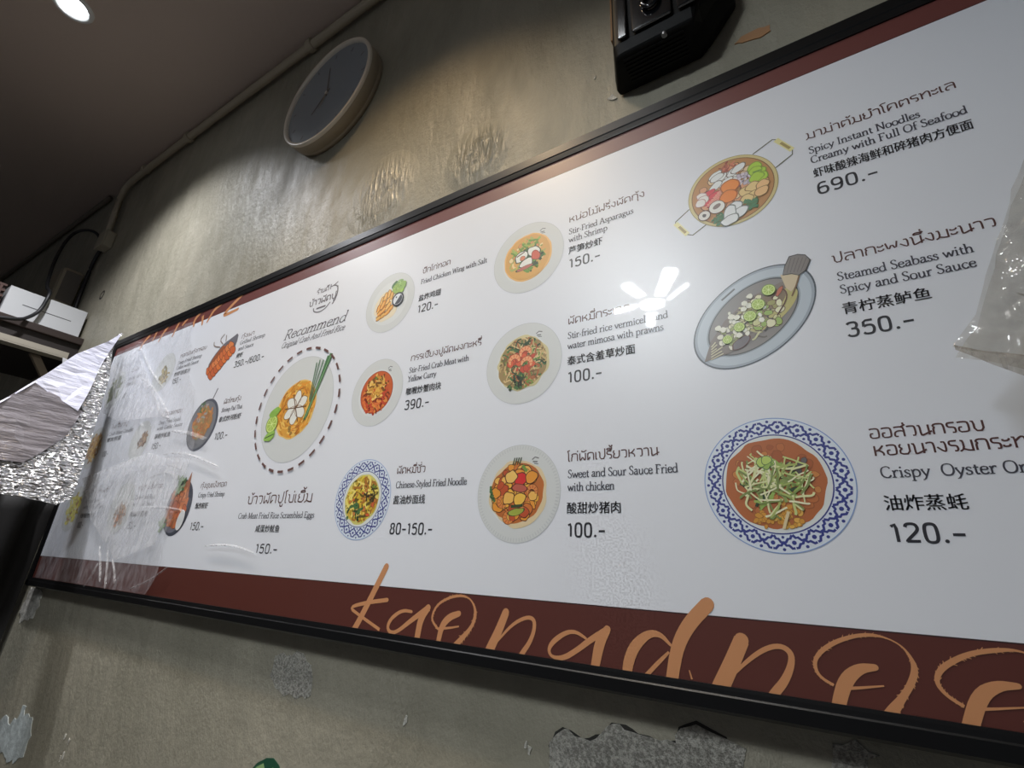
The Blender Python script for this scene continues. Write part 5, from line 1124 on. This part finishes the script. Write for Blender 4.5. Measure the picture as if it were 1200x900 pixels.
finish(bm, 'film', FILM, fm, True)
HAZE = film_material('milky_film_flap', .28, bstr=.12, ior=1.3, body=(.92, .92, .95), shine=.2)
for q in [[(-3.42,1.05),(-3.2,1.07),(-2.72,.70),(-2.52,.58),(-2.75,.60),(-3.1,.62),(-3.35,.7)],[(-3.3,.33),(-2.8,.36),(-2.62,.42),(-2.5,.39),(-2.2,.36),(-2.25,.2),(-2.3,.02),(-2.6,-.05),(-3.0,.12)]]:
    bm = bmesh.new(); bm.faces.new([bm.verts.new((u * D, YF - .0075 + .002 * math.sin(u * 5 + v * 3), H + v * D)) for u, v in q][::-1])
    bmesh.ops.triangulate(bm, faces=bm.faces[:]); finish(bm, 'film_flap', HAZE, fm)
def ridge(pts, w, h):
    bm = bmesh.new(); P = smooth_path([(u, 0, v) for u, v in pts], 2); rows_ = []
    for i, p in enumerate(P):
        a, b = P[max(i - 1, 0)], P[min(i + 1, len(P) - 1)]; d = (b - a).normalized(); nn = Vector((-d.z, 0, d.x)); e = math.sin(math.pi * (i + .5) / len(P)) ** .5
        rows_.append([bm.verts.new(((p.x + nn.x * w * s * e) * D, YF - .0035 - h * (1 - s * s) * e, H + (p.z + nn.z * w * s * e) * D)) for s in (-1, -.5, 0, .5, 1)])
    for r0, r1 in zip(rows_, rows_[1:]):
        for k in range(4): bm.faces.new((r0[k], r0[k + 1], r1[k + 1], r1[k]))
    finish(bm, 'fold', FOLD, fm, True)
for pts, w in [([(-3.268,1.015),(-3.147,1.071),(-2.964,.908),(-2.691,.745)],.018),([(-3.061,.875),(-2.859,.794),(-2.664,.674),(-2.547,.595)],.016),([(-2.459,.504),(-2.278,.478),(-2.132,.438)],.016),([(-2.356,.486),(-2.225,.457),(-2.151,.436)],.012),([(-2.473,.399),(-2.318,.395),(-2.145,.36),(-1.987,.315)],.010),([(-2.47,.346),(-2.379,.347),(-2.259,.318)],.012),([(-2.638,.161),(-2.44,.169),(-2.28,.162),(-2.14,.147)],.011),([(-3.241,.257),(-3.171,.276),(-3.113,.295)],.014),([(-2.824,.002),(-2.742,-.085),(-2.703,-.142)],.014),([(-2.735,.004),(-2.676,-.079),(-2.632,-.165)],.012),([(-2.65,-.047),(-2.581,-.102),(-2.559,-.141)],.012),([(-2.854,-.17),(-2.792,-.112),(-2.783,-.069)],.014),([(-2.562,.29),(-2.456,.311),(-2.343,.312),(-2.289,.284)],.012),([(-1.927,.021),(-1.834,.028),(-1.725,.025),(-1.612,.006)],.008),([(-3.086,.156),(-3.018,.196),(-2.941,.21)],.02),([(-2.408,-.151),(-2.253,-.111),(-2.151,-.058)],.008),([(-2.841,.768),(-2.721,.682),(-2.634,.601),(-2.516,.571)],.016)]: ridge(pts, w * .5, .0035)

# ------------------------------------------------------------------ crumpled clear plastic bag at the right
BAG = film_material('clear_bag', .13, (.90, .88, .84), rough=.07, scale=(1, 1, 1), bstr=.5, ior=1.5, dens=28, body=(.42, .41, .38))
bag = empty('plastic_bag', (.28, .5, 1.6)); tag(bag, 'crumpled clear plastic bag hanging over the right part of the board', 'plastic bag')
def bag_sheet(name, loop, y0, slope, jit, mat, seed, step=.011):
    rnd = random.Random(seed)
    from mathutils.geometry import delaunay_2d_cdt
    pts = []
    for i in range(len(loop)):
        a, b = Vector(loop[i]), Vector(loop[(i + 1) % len(loop)]); k = max(1, int((b - a).length / step))
        for q in range(k): pts.append(a.lerp(b, q / k) + Vector((rnd.uniform(-.001, .001), rnd.uniform(-.001, .001))))
    ne = len(pts); xs = [p.x for p in pts]; zs = [p.y for p in pts]; inner = []
    for _ in range(int((max(xs) - min(xs)) * (max(zs) - min(zs)) / step ** 2 * 1.2)): inner.append(Vector((rnd.uniform(min(xs), max(xs)), rnd.uniform(min(zs), max(zs)))))
    def inside(y, z):
        c = False; j = ne - 1
        for i in range(ne):
            yi, zi = pts[i]; yj, zj = pts[j]
            if (zi > z) != (zj > z) and y < (yj - yi) * (z - zi) / (zj - zi) + yi: c = not c
            j = i
        return c
    inner = [p for p in inner if inside(p.x, p.y) and min((p - e).length for e in pts) > step * .4]
    vo, eo, ff, *_ = delaunay_2d_cdt(pts + inner, [(i, (i + 1) % ne) for i in range(ne)], [], 1, 1e-6)
    bm = bmesh.new(); vs = [bm.verts.new((p.x, y0 + slope * (p.x - .2) + rnd.uniform(-jit, jit), p.y)) for p in vo]
    for f in ff:
        c = sum((vo[i] for i in f), Vector((0, 0))) / len(f)
        if inside(c.x, c.y): bm.faces.new([vs[i] for i in f])
    o = finish(bm, name, mat, bag)
    return o
LP = [(.1842, 1.6961), (.1695, 1.6663), (.156, 1.6365), (.1432, 1.6071), (.1316, 1.578), (.1224, 1.5591), (.106, 1.5388), (.105, 1.5337), (.1204, 1.5261), (.1427, 1.5175), (.30, 1.49), (.36, 1.60), (.30, 1.78), (.22, 1.76)]
bag_sheet('bag_front', LP, .485, .02, .004, BAG, 5)
bag_sheet('bag_back', [(x * 1.0 + .004, z - .002) for x, z in LP], .505, .02, .005, BAG, 6, .013)
bag_sheet('bag_bottom', [(.1056, 1.5366), (.1209, 1.5283), (.1434, 1.5202), (.30, 1.49), (.30, 1.44), (.1392, 1.5021), (.123, 1.5154), (.1062, 1.5319)], .486, .02, .001, film_material('bag_gusset', .45, (.80, .76, .70), rough=.2, bstr=.3, body=(.36, .33, .29)), 7)

# ------------------------------------------------------------------ green leafy wall sticker at the lower edge
gs = empty('leaf_sticker', (-.79, YW, 1.05)); tag(gs, 'green leaf-shaped tip on the bare wall at the lower edge of the picture', 'wall decoration')
LG = plain('leaf_green', (.10, .30, .06), .4); LG2 = plain('pale_leaf_green', (.30, .46, .20), .4); LD = plain('dark_leaf_green', (.02, .09, .05), .4)
def stick(name, pts, m, y):
    bm = bmesh.new(); a = [bm.verts.new((x, YW - .0002, z)) for x, z in pts]; b = [bm.verts.new((x, y, z)) for x, z in pts]; bm.faces.new(b)
    for i in range(len(a)): bm.faces.new((a[i], a[(i + 1) % len(a)], b[(i + 1) % len(b)], b[i]))
    bmesh.ops.recalc_face_normals(bm, faces=bm.faces); finish(bm, name, m, gs)
stick('leaf_outline', [(-.828, 1.030), (-.808, 1.049), (-.7866, 1.0600), (-.7703, 1.0630), (-.7554, 1.0575), (-.741, 1.046), (-.735, 1.02), (-.76, .99), (-.80, .985), (-.825, 1.0)], LD, YW - .0010)
stick('leaf', [(-.822, 1.030), (-.806, 1.045), (-.792, 1.052), (-.786, 1.045), (-.79, 1.00), (-.81, 1.0)], LG2, YW - .0015)
stick('leaf', [(-.776, 1.045), (-.768, 1.052), (-.757, 1.050), (-.746, 1.042), (-.745, 1.02), (-.775, 1.0)], LG, YW - .0015)
stick('leaf_vein', [(-.785, 1.0), (-.780, 1.046), (-.777, 1.049), (-.776, 1.0)], LG2, YW - .0018)

# ------------------------------------------------------------------ lamps
dl = empty('downlight', (-1.8466, .089, ceil_z(-1.8466) - .02)); tag(dl, 'round white ceiling downlight shining at the upper left', 'ceiling light')
zc = ceil_z(-1.8466)
bm = bmesh.new(); lathe(bm, [(.056, .012), (.056, -.004), (.050, -.011), (.0385, -.006), (.0375, .012)], (-1.8466, .089, zc), 'z', 40, cap=False); finish(bm, 'trim_ring', plain('white_enamel', (.7, .7, .7), .3), dl, True)
bm = bmesh.new(); lathe(bm, [(.037, -.005), (.037, .008)], (-1.8466, .089, zc), 'z', 40); finish(bm, 'diffuser', glow('cool_led', (.9, .97, 1), 20), dl)

# five-winged LED lamp on a cord behind the viewer: its image hangs in the glossy sheet
LZ = 2.36; LC = (-.467, -.605)
lamp = empty('winged_lamp', (LC[0], LC[1], LZ)); tag(lamp, 'five-winged LED lamp on a cord, mirrored in the glossy menu sheet', 'pendant lamp')
LED = glow('white_led', (.90, .96, 1.0), 172); LWH = plain('white_lamp_plastic', (.75, .75, .75), .4)
wings = [((-.488, -.5335), (-.517, -.4236), .046), ((-.5226, -.5964), (-.6363, -.593), .034), ((-.431, -.563), (-.335, -.395), .050), ((-.4064, -.604), (-.3102, -.5244), .022), ((-.4915, -.6742), (-.531, -.7793), .042)]
for (a, b, w) in wings:
    a, b = Vector((*a, 0)), Vector((*b, 0)); dd = (b - a).normalized(); nn = Vector((-dd.y, dd.x, 0)); out = []
    for t in [-math.pi / 2 + k * math.pi / 8 for k in range(9)]: out.append(b - dd * w * .45 + dd * math.cos(t) * w * .45 + nn * math.sin(t) * w * .5)
    out = [a - nn * w * .42] + out + [a + nn * w * .42]
    bm = bmesh.new(); hexa(bm, [(p.x, p.y, LZ + .003) for p in out], [(p.x, p.y, LZ + .018) for p in out]); bmesh.ops.recalc_face_normals(bm, faces=bm.faces)
    wg = finish(bm, 'wing', LWH, lamp)
    c = sum(out, Vector()) / len(out)
    bm = bmesh.new(); bm.faces.new([bm.verts.new((c.x + (p.x - c.x) * .93, c.y + (p.y - c.y) * .93, LZ)) for p in out][::-1])
    r_ = bmesh.ops.extrude_face_region(bm, geom=bm.faces[:]); bmesh.ops.translate(bm, verts=[v for v in r_['geom'] if isinstance(v, bmesh.types.BMVert)], vec=(0, 0, .003)); bmesh.ops.recalc_face_normals(bm, faces=bm.faces)
    finish(bm, 'led_panel', LED, wg)
bm = bmesh.new(); lathe(bm, [(.03, -.006), (.052, 0), (.052, .012), (.03, .03), (.018, .05), (.018, .09)], (LC[0], LC[1], LZ), 'z', 28); finish(bm, 'hub', LWH, lamp, True)
bm = bmesh.new(); lathe(bm, [(.002, -.012), (.03, -.010), (.046, -.003), (.046, -.001)], (LC[0], LC[1], LZ), 'z', 28); finish(bm, 'led_panel', LED, lamp)
bm = bmesh.new(); tube(bm, [(LC[0], LC[1], LZ + .09), (LC[0], LC[1], 2.7), (LC[0], LC[1], ceil_z(LC[0]) - .002)], .004, 8); finish(bm, 'cord', CAB, lamp)
